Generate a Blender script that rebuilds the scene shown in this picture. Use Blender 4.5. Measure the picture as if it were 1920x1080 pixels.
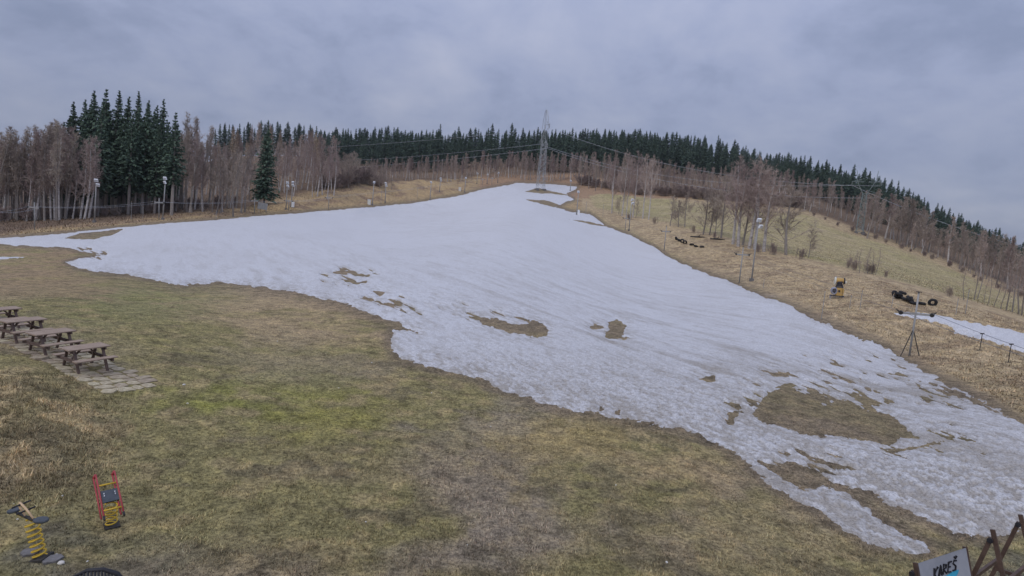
import bpy, math, random
import numpy as np
from mathutils import Vector, Matrix

random.seed(7)
RNG = np.random.default_rng(7)
for o in list(bpy.data.objects):
    bpy.data.objects.remove(o)
scene = bpy.context.scene
C = scene.collection

# ------------------------------------------------------------------ camera
F = 1047.7            # focal length in pixels of the 1920 px wide photograph
CAM = np.array([0.0, 0.0, 7.0])
PITCH, ROLL = math.radians(6.0), math.radians(4.3)
fwd = np.array([0, math.cos(PITCH), -math.sin(PITCH)])
up0 = np.array([0, math.sin(PITCH), math.cos(PITCH)])
rt0 = np.array([1.0, 0, 0])
RT = math.cos(ROLL) * rt0 + math.sin(ROLL) * up0
UP = -math.sin(ROLL) * rt0 + math.cos(ROLL) * up0
cd = bpy.data.cameras.new('camera')
cd.sensor_width = 36.0
cd.lens = F / 1920 * 36.0
cd.clip_start, cd.clip_end = 0.1, 5000
cam = bpy.data.objects.new('camera', cd)
C.objects.link(cam)
M4 = Matrix.Identity(4)
for i in range(3):
    M4[i][0], M4[i][1], M4[i][2], M4[i][3] = RT[i], UP[i], -fwd[i], CAM[i]
cam.matrix_world = M4
scene.camera = cam
scene.render.engine = 'CYCLES'
scene.render.resolution_x, scene.render.resolution_y = 1024, 576

# ------------------------------------------------------------------ sky, sun, exposure
SUN_EL, SUN_AZ = math.radians(48), math.radians(215)
w = bpy.data.worlds.new('World')
scene.world = w
w.use_nodes = True
nt = w.node_tree
nt.nodes.clear()
N, L = nt.nodes.new, nt.links.new


def math_node(op, a, b=None, tree=None):
    n = (tree or nt).nodes.new('ShaderNodeMath')
    n.operation = op
    for i, v in enumerate((a, b)):
        if v is None:
            continue
        if isinstance(v, (int, float)):
            n.inputs[i].default_value = v
        else:
            (tree or nt).links.new(v, n.inputs[i])
    return n.outputs[0]


def ramp_node(tree, fac, stops):
    r = tree.nodes.new('ShaderNodeValToRGB')
    els = r.color_ramp.elements
    while len(els) < len(stops):
        els.new(0.5)
    for e, (p, c) in zip(els, stops):
        e.position = p
        e.color = (*c, 1) if len(c) == 3 else c
    tree.links.new(fac, r.inputs[0])
    return r.outputs[0]


def noise_node(tree, vec, scale, detail=4, rough=0.55, dist=0.0):
    n = tree.nodes.new('ShaderNodeTexNoise')
    n.inputs['Scale'].default_value = scale
    n.inputs['Detail'].default_value = detail
    n.inputs['Roughness'].default_value = rough
    n.inputs['Distortion'].default_value = dist
    if vec is not None:
        tree.links.new(vec, n.inputs['Vector'])
    return n.outputs[0]


def mixc(tree, fac, a, b, mode='MIX'):
    m = tree.nodes.new('ShaderNodeMix')
    m.data_type = 'RGBA'
    m.blend_type = mode
    for i, v in ((0, fac), (6, a), (7, b)):
        if isinstance(v, (int, float)):
            m.inputs[i].default_value = v
        elif isinstance(v, tuple):
            m.inputs[i].default_value = (*v, 1) if len(v) == 3 else v
        else:
            tree.links.new(v, m.inputs[i])
    return m.outputs[2]


tc = N('ShaderNodeTexCoord')
sep = N('ShaderNodeSeparateXYZ')
L(tc.outputs['Generated'], sep.inputs[0])
zc = math_node('MAXIMUM', sep.outputs[2], 0.0)
den = math_node('ADD', zc, 0.42)
cmb = N('ShaderNodeCombineXYZ')
L(math_node('DIVIDE', sep.outputs[0], den), cmb.inputs[0])
L(math_node('DIVIDE', sep.outputs[1], den), cmb.inputs[1])
n1 = noise_node(nt, cmb.outputs[0], 1.3, 6, 0.55, 0.3)
n2 = noise_node(nt, cmb.outputs[0], 3.6, 8, 0.58, 0.2)
cl = math_node('ADD', math_node('MULTIPLY', n1, 0.5), math_node('MULTIPLY', n2, 0.5))
cloud = ramp_node(nt, cl, [(0.37, (0.235, 0.275, 0.405)), (0.46, (0.31, 0.35, 0.50)),
                           (0.54, (0.36, 0.395, 0.535)), (0.64, (0.44, 0.465, 0.585))])
# overcast law: the sky brightens evenly from horizon to zenith
grad = math_node('DIVIDE', math_node('ADD', math_node('MULTIPLY', zc, 2.0), 1.0), 1.68)
vs = N('ShaderNodeVectorMath')
vs.operation = 'SCALE'
L(cloud, vs.inputs[0])
L(grad, vs.inputs['Scale'])
sky = N('ShaderNodeTexSky')
sky.sky_type = 'NISHITA'
sky.sun_disc = False
sky.sun_elevation = SUN_EL
sky.sun_rotation = SUN_AZ
vk = N('ShaderNodeVectorMath')
vk.operation = 'SCALE'
L(sky.outputs[0], vk.inputs[0])
vk.inputs['Scale'].default_value = 0.08
bg = N('ShaderNodeBackground')
L(mixc(nt, 0.08, vs.outputs[0], vk.outputs[0]), bg.inputs[0])
bg.inputs[1].default_value = 1.0
wo = N('ShaderNodeOutputWorld')
L(bg.outputs[0], wo.inputs[0])

sd_ = bpy.data.lights.new('sun', 'SUN')
sd_.energy = 0.9
sd_.angle = math.radians(35)
sd_.color = (1.0, 0.94, 0.85)
so = bpy.data.objects.new('sun', sd_)
C.objects.link(so)
so.location = (0, -50, 120)
sdir = Vector((math.sin(SUN_AZ) * math.cos(SUN_EL), math.cos(SUN_AZ) * math.cos(SUN_EL), math.sin(SUN_EL)))
so.rotation_euler = sdir.to_track_quat('Z', 'Y').to_euler()
scene.view_settings.view_transform = 'Standard'
scene.view_settings.look = 'None'
scene.view_settings.exposure = 0.3
scene.view_settings.gamma = 1.0


# ------------------------------------------------------------------ noise, projection, terrain
def _h(ix, iy, seed):
    ix = ix.astype(np.int64)
    iy = iy.astype(np.int64)
    h = (ix * 374761393 + iy * 668265263 + seed * 1446650611) & 0xffffffff
    h = ((h ^ (h >> 13)) * 1274126177) & 0xffffffff
    h = h ^ (h >> 16)
    return h / 4294967295.0


def vnoise(x, y, seed=0):
    fx, fy = np.floor(x), np.floor(y)
    tx, ty = x - fx, y - fy
    tx = tx * tx * tx * (tx * (tx * 6 - 15) + 10)
    ty = ty * ty * ty * (ty * (ty * 6 - 15) + 10)
    a, b = _h(fx, fy, seed), _h(fx + 1, fy, seed)
    c, d = _h(fx, fy + 1, seed), _h(fx + 1, fy + 1, seed)
    return (a + (b - a) * tx) * (1 - ty) + (c + (d - c) * tx) * ty


def fbm(x, y, octv=4, seed=0, gain=0.5):
    s, a, t = 0.0, 1.0, 0.0
    for i in range(octv):
        s = s + a * vnoise(x * 2.03 ** i + 13.7 * i, y * 2.03 ** i - 7.1 * i, seed + i * 17)
        t += a
        a *= gain
    return s / t          # 0..1, mean 0.5


def ray(px, py):
    return fwd + RT * (px - 960) / F + UP * (540 - py) / F


def at(px, py, Y):
    r = ray(px, py)
    return CAM + r * (Y / r[1])


def project(P):
    d = np.asarray(P, float) - CAM
    dep = d @ fwd
    dep = np.where(dep < 0.05, 0.05, dep)
    return 960 + F * (d @ RT) / dep, 540 - F * (d @ UP) / dep


def on_plane(px, py, z):
    r = ray(px, py)
    return CAM + r * ((z - CAM[2]) / r[2])


ctrl = []
for px, py, z in [(60, 1060, 0), (0, 1080, 0), (480, 1080, 0), (960, 1080, 0), (1440, 1080, 0), (1900, 1080, 0), (200, 985, 0), (330, 900, .02),
                  (230, 850, .22), (0, 935, .18), (60, 800, .75), (0, 705, 1.15), (60, 690, 1.1), (150, 770, .62), (300, 735, .55),
                  (150, 690, .95), (20, 605, 1.3), (300, 620, .95), (0, 560, 1.2), (500, 700, .35), (500, 850, .05), (960, 850, 0), (960, 700, .15),
                  (730, 610, .4), (1400, 700, .25), (1400, 880, 0), (1880, 900, .25), (1880, 770, .5), (1650, 800, .15), (1650, 950, 0), (1150, 640, .3)]:
    ctrl.append(on_plane(px, py, z))
for px, py, Y in [(1705, 665, 40), (1570, 557, 58), (1690, 562, 56), (1800, 620, 45), (1920, 650, 42), (1408, 525, 75), (1250, 475, 105),
                  (1180, 430, 145), (1080, 400, 165), (1017, 357, 255), (960, 343, 275), (960, 600, 39), (960, 520, 62), (960, 450, 95),
                  (960, 400, 140), (960, 370, 195), (0, 435, 90), (180, 415, 105), (305, 408, 115), (475, 400, 135), (616, 392, 160),
                  (700, 383, 185), (808, 372, 215), (875, 362, 235), (935, 347, 262), (130, 490, 58), (0, 520, 43), (380, 530, 50),
                  (600, 450, 95), (400, 450, 85), (660, 350, 200), (800, 340, 245), (900, 335, 285), (450, 386, 150), (0, 415, 112), (230, 404, 122),
                  (100, 370, 220), (300, 330, 300), (450, 300, 430), (700, 302, 430), (960, 298, 440), (900, 305, 350), (1200, 303, 410),
                  (1200, 325, 320), (1200, 371, 235), (1080, 338, 290), (1500, 400, 215), (1500, 362, 290), (1340, 383, 225), (1600, 437, 195),
                  (1750, 490, 170), (1860, 538, 145), (1240, 420, 140), (1330, 440, 118), (1470, 475, 100), (1630, 510, 85), (1800, 560, 72),
                  (1900, 590, 65), (1750, 450, 240), (1850, 485, 230), (1960, 530, 220), (-80, 425, 100), (700, 326, 300), (810, 322, 330)]:
    ctrl.append(at(px, py, Y))
for x, y, z in [(-8, 4, 0), (0, 3, 0), (8, 4, 0), (0, -10, 0), (-12, -8, 0), (12, -8, 0), (-300, 620, 30), (0, 650, 75), (180, 640, 72),
                (420, 560, 25), (-640, 500, 20), (620, 450, 5), (120, 40, 1), (-110, 45, 1), (60, 5, .5), (-60, 5, .8), (250, 100, 2), (-250, 120, 3)]:
    ctrl.append(np.array([x, y, z], float))
ctrl = np.array(ctrl)


def dom(x, y):
    r = np.sqrt(x * x + y * y)
    return np.arctan2(x, y) * 2.6, np.log(r + 8.0)


cu, cv = dom(ctrl[:, 0], ctrl[:, 1])
n_ = len(ctrl)


def _k(d2):
    return 0.5 * d2 * np.log(d2 + 1e-9)


A = np.zeros((n_ + 3, n_ + 3))
A[:n_, :n_] = _k((cu[:, None] - cu[None]) ** 2 + (cv[:, None] - cv[None]) ** 2) + np.eye(n_) * 2e-4
A[:n_, n_:] = np.stack([np.ones(n_), cu, cv], 1)
A[n_:, :n_] = A[:n_, n_:].T
WT = np.linalg.solve(A, np.concatenate([ctrl[:, 2], np.zeros(3)]))


def base_z(x, y):
    x, y = np.atleast_1d(np.asarray(x, float)), np.atleast_1d(np.asarray(y, float))
    out = np.empty(x.shape)
    fx, fy, fo = x.ravel(), y.ravel(), out.ravel()
    for s in range(0, fx.size, 60000):
        u, v = dom(fx[s:s + 60000], fy[s:s + 60000])
        fo[s:s + 60000] = _k((u[:, None] - cu) ** 2 + (v[:, None] - cv) ** 2) @ WT[:n_] + WT[n_] + WT[n_ + 1] * u + WT[n_ + 2] * v
    out = fo.reshape(x.shape)
    th = np.abs(np.arctan2(x, y))
    k = np.clip((th - 1.2) / 0.5, 0, 1)
    return out * (1 - k)


def poly_sd(px, py, poly):
    """signed distance (inside positive) to a closed polygon"""
    P = np.array(poly, float)
    best = np.full(px.shape, 1e18)
    ins = np.zeros(px.shape, bool)
    for i in range(len(P)):
        ax, ay = P[i]
        bx, by = P[(i + 1) % len(P)]
        dx, dy = bx - ax, by - ay
        t = np.clip(((px - ax) * dx + (py - ay) * dy) / (dx * dx + dy * dy + 1e-9), 0, 1)
        best = np.minimum(best, (px - ax - t * dx) ** 2 + (py - ay - t * dy) ** 2)
        if ay != by:
            c = (ay > py) != (by > py)
            ins ^= c & (px < (bx - ax) * (py - ay) / (by - ay) + ax)
    d = np.sqrt(best)
    return np.where(ins, d, -d)


def sstep(a, b, x):
    t = np.clip((x - a) / (b - a), 0, 1)
    return t * t * (3 - 2 * t)


# outlines read off the photograph, thrown on to the terrain below
SNOW = [(-160, 462), (-160, 450), (0, 447), (60, 442), (120, 438), (165, 433), (215, 428), (300, 420), (400, 413), (500, 404), (600, 396), (700, 388), (780, 380),
        (860, 367), (905, 355), (950, 347), (970, 343), (1000, 344), (1040, 346), (1083, 350), (1080, 356), (1062, 362), (1066, 368), (1076, 374),
        (1060, 379), (1052, 384), (1044, 389), (1075, 398), (1105, 401), (1126, 416), (1134, 424), (1180, 440), (1230, 465), (1260, 485), (1310, 507), (1370, 528),
        (1420, 550), (1480, 575), (1530, 600), (1580, 620), (1640, 645), (1690, 672), (1740, 702), (1800, 730), (1850, 757), (1920, 797), (2090, 880),
        (2090, 985), (1920, 990), (1885, 1006), (1830, 1007), (1790, 1001), (1765, 985), (1735, 970), (1720, 966), (1690, 955), (1650, 933), (1610, 912),
        (1585, 920), (1620, 950), (1660, 982), (1700, 1003), (1730, 1018), (1746, 1036), (1715, 1038), (1670, 1026), (1630, 1019), (1590, 996),
        (1560, 975), (1520, 947), (1480, 932), (1440, 905), (1410, 877), (1370, 845), (1310, 815), (1240, 800), (1180, 786), (1120, 777), (1050, 763),
        (960, 738), (890, 707), (830, 692), (770, 677), (740, 662), (732, 642), (738, 620), (760, 619), (782, 624), (745, 605), (690, 585), (630, 565),
        (580, 552), (520, 543), (440, 531), (395, 530), (340, 536), (300, 526), (240, 515), (180, 510), (140, 502), (122, 491), (150, 484), (192, 479),
        (160, 472), (120, 464), (60, 462), (0, 457)]
HOLES = [[(117, 447), (150, 438), (200, 433), (229, 430), (210, 440), (175, 448), (140, 449)],
         [(625, 511), (640, 507), (664, 507), (672, 513), (692, 516), (690, 519), (668, 517), (655, 513), (640, 515)],
         [(640, 523), (655, 525), (672, 529), (688, 526), (686, 531), (668, 533), (645, 528)],
         [(700, 546), (723, 548), (712, 554)],
         [(865, 588), (900, 596), (930, 599), (960, 606), (990, 607), (975, 600), (960, 595), (965, 592), (992, 599), (1015, 607), (1026, 619), (1027, 633), (1000, 634), (960, 623), (930, 615), (900, 605)],
         [(1140, 605), (1158, 599), (1177, 611), (1172, 624), (1178, 632), (1150, 635), (1136, 631), (1142, 618)],
         [(1108, 612), (1126, 611), (1136, 616), (1118, 617)],
         [(1308, 711), (1322, 708), (1332, 705), (1336, 702), (1343, 703), (1342, 716), (1326, 715), (1318, 712)],
         [(1438, 742), (1452, 734), (1480, 727), (1512, 736), (1545, 757), (1590, 752), (1622, 765), (1652, 772), (1682, 786), (1700, 806), (1729, 825), (1690, 822),
          (1670, 838), (1630, 829), (1580, 820), (1530, 819), (1480, 806), (1430, 791), (1413, 777), (1426, 760)],
         [(1366, 772), (1386, 768), (1396, 774), (1376, 780), (1374, 796), (1366, 794)],
         [(1436, 700), (1460, 697), (1482, 703), (1462, 707)], [(1450, 728), (1480, 716), (1500, 724), (1470, 724)],
         [(1580, 726), (1605, 738), (1640, 752), (1650, 762), (1612, 748)], [(1620, 724), (1642, 738), (1626, 733)],
         [(1448, 880), (1476, 866), (1500, 870), (1530, 884), (1552, 900), (1585, 912), (1600, 924), (1570, 918), (1545, 908), (1530, 918), (1495, 911), (1465, 893)],
         [(985, 359), (1005, 353), (1030, 357), (1050, 361), (1064, 366), (1040, 364), (1005, 362)],
         [(985, 374), (1020, 375), (1056, 386), (1040, 389), (1008, 381)],
         [(1066, 411), (1100, 415), (1136, 424), (1110, 421)],
         [(1730, 713), (1775, 724), (1835, 752), (1890, 782), (1840, 762), (1780, 735)],
         [(1112, 773), (1122, 770), (1126, 763), (1132, 768), (1124, 774)], [(1150, 769), (1161, 770), (1159, 777), (1155, 775)],
         [(1640, 838), (1680, 842), (1740, 832), (1800, 812), (1805, 815), (1745, 838), (1690, 848)]]
SNOW_R = [(1670, 587), (1700, 585), (1750, 590), (1800, 600), (1860, 612), (1925, 625), (2060, 650), (2060, 710), (1935, 666), (1890, 650), (1850, 638),
          (1812, 629), (1790, 624), (1785, 613), (1760, 605), (1720, 597), (1690, 592)]
SNOW_L = [(-120, 474), (0, 474), (30, 477), (47, 482), (20, 485), (0, 486), (-120, 492)]
SLAB = [(205, 733), (300, 712), (262, 690), (190, 655), (120, 630), (60, 605), (0, 585), (-120, 560), (-120, 600), (-20, 618), (40, 652), (80, 680)]
MEADOW = [(1090, 361), (1180, 367), (1340, 381), (1500, 400), (1600, 437), (1750, 490), (1860, 540), (2000, 590), (2000, 625), (1900, 588), (1800, 558), (1630, 509),
          (1470, 474), (1330, 436), (1240, 416), (1120, 388)]


def snow_sd(px, py):
    e = (fbm(px / 26, py / 11, 4, 5) - 0.5)
    e2 = (fbm(px / 7, py / 4, 3, 9) - 0.5)
    sd = poly_sd(px, py, SNOW)
    k = sstep(420, 720, py)
    sd = sd + e * (4 + 11 * k) * sstep(360, 460, py) + e2 * (2.5 + 6 * k)
    # ragged thaw marks, drawn out along the fall line
    ca, sa = math.cos(math.radians(22)), math.sin(math.radians(22))
    g = fbm((px * ca + py * sa) / 30, (-px * sa + py * ca) / 6, 4, 15)
    wz = np.zeros(px.shape)
    for cx, cy, rx, ry, st in [(1560, 745, 190, 55, 1), (1500, 880, 110, 45, 1), (1390, 775, 50, 30, 1), (770, 572, 120, 22, .8), (660, 520, 60, 22, .8), (1750, 835, 120, 40, .7), (1800, 740, 120, 40, .8), (1465, 705, 60, 25, .9),
                               (1130, 614, 40, 12, .7), (1590, 700, 170, 40, .55), (150, 478, 60, 14, .6), (900, 590, 60, 14, .7)]:
        d = ((px - cx) / rx) ** 2 + ((py - cy) / ry) ** 2
        wz = np.maximum(wz, st * np.clip(1.15 - d, 0, 1))
    thr = .80 - .24 * wz
    m_ = wz > .05
    sd = np.where(m_, np.minimum(sd, (thr - g) * 70), sd)
    for h in HOLES:
        xs = [p[0] for p in h]
        ys = [p[1] for p in h]
        m = (px > min(xs) - 40) & (px < max(xs) + 40) & (py > min(ys) - 40) & (py < max(ys) + 40)
        if m.any():
            v = poly_sd(px[m], py[m], h) + e[m] * (3 + 9 * k[m]) + e2[m] * (2 + 5 * k[m])
            sd[m] = np.minimum(sd[m], -v)
    return sd


def side_snow_sd(px, py):
    e2 = (fbm(px / 9, py / 5, 3, 21) - 0.5) * 7
    return np.maximum(poly_sd(px, py, SNOW_R), poly_sd(px, py, SNOW_L)) + e2


def rough_masks(x, y, z):
    px, py = project(np.stack([x, y, z], -1))
    r = np.hypot(x, y)
    bank = sstep(330, 60, px) * sstep(660, 740, py) * sstep(1000, 880, py)          # tussocky bank below the tables
    strip = sstep(20, -6, poly_sd(px, py, SNOW)) * (py < 470) * sstep(330, 480, px) * sstep(1000, 900, px)
    sr = poly_sd(px, py, SNOW)
    right = (px > 1090) * sstep(-4, -40, sr) * (py < 900) * sstep(1.0, 30, -poly_sd(px, py, MEADOW))
    right = right * (px - 1000 > (py - 350) * 1.2)
    return bank, strip, right, px, py, r


def terrain(x, y):
    x, y = np.atleast_1d(np.asarray(x, float)), np.atleast_1d(np.asarray(y, float))
    z = base_z(x, y)
    bank, strip, right, px, py, r = rough_masks(x, y, z)
    z = z + (fbm(x / 1.6, y / 1.6, 4, 31) - .5) * 0.10 * sstep(90, 20, r)
    z = z + (fbm(x / 0.75, y / 0.75, 4, 33) - .5) * 0.38 * bank
    z = z + (fbm(x / 9, y / 9, 3, 35) - .42) * 3.4 * strip
    z = z + (fbm(x / 3.2, y / 3.2, 4, 37) - .5) * 0.75 * right
    return z


def ground(px, py, tmax=700):
    r = ray(px, py)
    t = np.geomspace(6, tmax, 900)
    P = CAM + r[None] * t[:, None]
    d = P[:, 2] - zgrid(P[:, 0], P[:, 1])
    i = np.argmax(d < 0)
    if i == 0:
        return P[-1]
    t = np.linspace(t[i - 1], t[i], 60)
    P = CAM + r[None] * t[:, None]
    d = P[:, 2] - zgrid(P[:, 0], P[:, 1])
    return P[np.argmax(d < 0)]


def spot(px, Y):
    """ground point in image column px at distance Y"""
    x, z = (px - 960) / F * Y, 0.0
    for _ in range(6):
        z = tz(x, Y)
        q, _p = project(np.array([x, Y, z]))
        x += (px - float(q)) / F * Y
    return np.array([x, Y, tz(x, Y)])


def height_to(p, py):
    """height over p that reaches image row py"""
    _, a = project(p)
    _, b = project(p + np.array([0, 0, 1.0]))
    return float((a - py) / (a - b))


# ------------------------------------------------------------------ materials
MATS = {}


def material(name, stops, scale=6, rough=0.8, bump=0.0, bscale=None, stretch=(1, 1, 1), metal=0.0, rnd=0.0, spec=0.3, detail=5):
    m = bpy.data.materials.new(name)
    m.use_nodes = True
    t = m.node_tree
    b = t.nodes['Principled BSDF']
    tcn = t.nodes.new('ShaderNodeTexCoord')
    mp = t.nodes.new('ShaderNodeMapping')
    mp.inputs['Scale'].default_value = stretch
    t.links.new(tcn.outputs['Object'], mp.inputs[0])
    v = mp.outputs[0]
    if len(stops) == 1:
        c = stops[0]
        stops = [tuple(q * 0.75 for q in c), tuple(min(1, q * 1.2) for q in c)]
    k = [(0.3 + 0.4 * i / (len(stops) - 1), s) for i, s in enumerate(stops)]
    col = ramp_node(t, noise_node(t, v, scale, detail, 0.6), k)
    if rnd:
        oi = t.nodes.new('ShaderNodeObjectInfo')
        hs = t.nodes.new('ShaderNodeHueSaturation')
        t.links.new(math_node('ADD', math_node('MULTIPLY', oi.outputs['Random'], rnd, t), 1 - rnd / 2, t), hs.inputs['Value'])
        t.links.new(math_node('ADD', math_node('MULTIPLY', oi.outputs['Random'], rnd * 0.06, t), 0.5 - rnd * .03, t), hs.inputs['Hue'])
        t.links.new(col, hs.inputs['Color'])
        col = hs.outputs[0]
    t.links.new(col, b.inputs['Base Color'])
    b.inputs['Roughness'].default_value = rough
    b.inputs['Metallic'].default_value = metal
    b.inputs['Specular IOR Level'].default_value = spec
    if bump:
        bp = t.nodes.new('ShaderNodeBump')
        bp.inputs['Strength'].default_value = bump
        bp.inputs['Distance'].default_value = 0.02
        t.links.new(noise_node(t, v, bscale or scale * 3, 5), bp.inputs['Height'])
        t.links.new(bp.outputs[0], b.inputs['Normal'])
    MATS[name] = m
    return m


material('spruce', [(.05, .082, .062), (.082, .122, .085), (.12, .158, .10)], 1.3, .9, rnd=.5, spec=.1)
material('spruce_far', [(.048, .078, .062), (.075, .11, .082), (.105, .14, .095)], .6, .9, rnd=.6, spec=.1)
material('larch', [(.30, .22, .165), (.40, .30, .22)], 1.0, .9, rnd=.4, spec=.1)
material('spruce_bark', [(.20, .175, .16), (.33, .30, .275)], 3, .95, rnd=.3, stretch=(3, 3, .6))
material('birch_bark', [(.17, .15, .14), (.44, .41, .39), (.58, .55, .53)], 1.6, .85, rnd=.3, stretch=(1, 1, 2.2))
material('birch_twig', [(.34, .27, .24), (.45, .36, .32)], .5, .95, rnd=.45, spec=.1)
material('grey_bark', [(.17, .15, .135), (.30, .27, .245)], 2.5, .95, rnd=.3, stretch=(3, 3, .6))
material('grey_twig', [(.30, .25, .21), (.40, .335, .285)], .5, .95, rnd=.4, spec=.1)
material('shrub_twig', [(.27, .215, .19), (.39, .31, .275)], .6, .95, rnd=.5, spec=.1)
material('steel', [(.30, .32, .33), (.46, .48, .49)], 4, .55, metal=.5)
material('steel_green', [(.20, .25, .24), (.30, .35, .34)], 3, .6, metal=.3)
material('wire', [(.42, .45, .50), (.5, .52, .56)], 1, .5, metal=.2)
material('cable', [(.16, .16, .17), (.22, .22, .23)], 1, .6, metal=.3)
material('pole_grey', [(.24, .24, .235), (.37, .37, .365)], 3, .6, stretch=(1, 1, .3))
material('lamp_white', [(.70, .72, .74), (.82, .83, .85)], 3, .4)
material('lamp_glass', [(.55, .58, .62), (.65, .68, .72)], 3, .15, spec=.6)
material('wood_brown', [(.22, .155, .115), (.33, .25, .19), (.43, .34, .265)], 5, .75, bump=.3, stretch=(.6, 6, 6))
material('wood_leg', [(.10, .07, .06), (.17, .12, .10)], 5, .75, bump=.2)
material('wood_chair', [(.055, .035, .028), (.115, .075, .055)], 6, .55, bump=.2)
material('stone', [(.25, .205, .14), (.36, .30, .21), (.48, .42, .31)], 3, .9, bump=.5, rnd=.55)
material('pale_stone', [(.55, .53, .48), (.68, .66, .62)], 6, .9, bump=.3)
material('concrete', [(.14, .135, .135), (.22, .21, .21)], 5, .95, bump=.4)
material('red_paint', [(.32, .045, .05), (.42, .07, .075)], 8, .45)
material('yellow_paint', [(.52, .34, .03), (.66, .45, .05)], 8, .45)
material('wood_pale', [(.55, .38, .22), (.68, .49, .30)], 8, .6)
material('rubber_seat', [(.045, .055, .065), (.075, .085, .10)], 8, .55)
material('black', [(.012, .012, .015), (.03, .03, .035)], 8, .5)
material('tyre', [(.012, .012, .014), (.032, .032, .034)], 6, .75, bump=.2)
material('gun_yellow', [(.42, .26, .08), (.58, .38, .13)], 4, .45)
material('gun_cream', [(.62, .61, .52), (.75, .74, .66)], 4, .45)
material('gun_grey', [(.24, .25, .32), (.36, .37, .45)], 4, .5)
material('gun_dark', [(.018, .018, .028), (.05, .05, .065)], 4, .5)
material('fabric', [(.25, .27, .305), (.30, .315, .35)], 10, .9)
material('ink', [(.01, .01, .014), (.02, .02, .026)], 8, .8)
material('cyan_print', [(.03, .27, .42), (.05, .36, .52)], 12, .8)
material('stake', [(.30, .19, .12), (.42, .30, .2)], 4, .8)
material('dark_iron', [(.03, .028, .027), (.06, .055, .05)], 5, .7)
material('wicker', [(.035, .037, .042), (.075, .078, .085)], 60, .6, bump=.4)


def attr_material(name, kind):
    m = bpy.data.materials.new(name)
    m.use_nodes = True
    t = m.node_tree
    b = t.nodes['Principled BSDF']
    a = t.nodes.new('ShaderNodeAttribute')
    a.attribute_name = 'tint'
    col = a.outputs['Color']
    geo = t.nodes.new('ShaderNodeNewGeometry')
    pos = geo.outputs['Position']
    b.inputs['Specular IOR Level'].default_value = .15
    b.inputs['Roughness'].default_value = .95
    if kind == 'ground':
        f1 = noise_node(t, pos, 9.0, 8, .72)
        f2 = noise_node(t, pos, 1.7, 7, .72)
        col = mixc(t, 1.0, col, ramp_node(t, f1, [(.30, (.25, .24, .23)), (.5, (1.0, .99, .96)), (.70, (1.75, 1.7, 1.6))]), 'MULTIPLY')
        col = mixc(t, 1.0, col, ramp_node(t, f2, [(.34, (.5, .49, .49)), (.5, (1, 1, 1)), (.66, (1.38, 1.33, 1.22))]), 'MULTIPLY')
        bp = t.nodes.new('ShaderNodeBump')
        bp.inputs['Strength'].default_value = .9
        bp.inputs['Distance'].default_value = .07
        t.links.new(noise_node(t, pos, 14.0, 7, .7), bp.inputs['Height'])
        t.links.new(bp.outputs[0], b.inputs['Normal'])
    elif kind == 'snow':
        f1 = noise_node(t, pos, 7.0, 6, .65)
        col = mixc(t, 1.0, col, ramp_node(t, f1, [(.3, (.80, .81, .83)), (.55, (1.03, 1.03, 1.03))]), 'MULTIPLY')
        f2 = noise_node(t, pos, 16.0, 4, .7)
        col = mixc(t, 1.0, col, ramp_node(t, f2, [(.36, (.62, .61, .60)), (.52, (1.0, 1.0, 1.0)), (.68, (1.14, 1.14, 1.13))]), 'MULTIPLY')
        b.inputs['Roughness'].default_value = .65
        b.inputs['Specular IOR Level'].default_value = .25
        bp = t.nodes.new('ShaderNodeBump')
        bp.inputs['Strength'].default_value = .7
        bp.inputs['Distance'].default_value = .05
        t.links.new(noise_node(t, pos, 8.0, 7, .65), bp.inputs['Height'])
        t.links.new(bp.outputs[0], b.inputs['Normal'])
    t.links.new(col, b.inputs['Base Color'])
    MATS[name] = m


attr_material('ground', 'ground')
attr_material('snow', 'snow')
attr_material('grass', 'grass')


# ------------------------------------------------------------------ mesh helpers
def tag(o, label=None, cat=None, group=None, kind=None):
    for k, v in (('label', label), ('category', cat), ('group', group), ('kind', kind)):
        if v:
            o[k] = v
    return o


def fast_mesh(name, V, Q, nper, tint=None, smooth=False):
    me = bpy.data.meshes.new(name)
    V = np.asarray(V, np.float32)
    Q = np.asarray(Q, np.int32)
    me.vertices.add(len(V))
    me.vertices.foreach_set('co', V.ravel())
    me.loops.add(Q.size)
    me.loops.foreach_set('vertex_index', Q.ravel())
    me.polygons.add(len(Q))
    me.polygons.foreach_set('loop_start', np.arange(0, Q.size, nper, dtype=np.int32))
    me.polygons.foreach_set('loop_total', np.full(len(Q), nper, np.int32))
    if smooth:
        me.polygons.foreach_set('use_smooth', np.ones(len(Q), bool))
    if tint is not None:
        a = me.attributes.new('tint', 'FLOAT_COLOR', 'POINT')
        c = np.ones((len(V), 4), np.float32)
        c[:, :3] = tint
        a.data.foreach_set('color', c.ravel())
    me.update(calc_edges=True)
    return me


def link(name, me, mat, parent=None):
    o = bpy.data.objects.new(name, me)
    C.objects.link(o)
    if mat and not me.materials:
        me.materials.append(MATS[mat])
    if parent is not None:
        o.parent = parent
    return o


def empty(name, loc, rz=0, label=None, cat=None, group=None):
    o = bpy.data.objects.new(name, None)
    C.objects.link(o)
    o.location = loc
    o.rotation_euler = (0, 0, rz)
    o.empty_display_size = .2
    return tag(o, label, cat, group)


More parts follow.
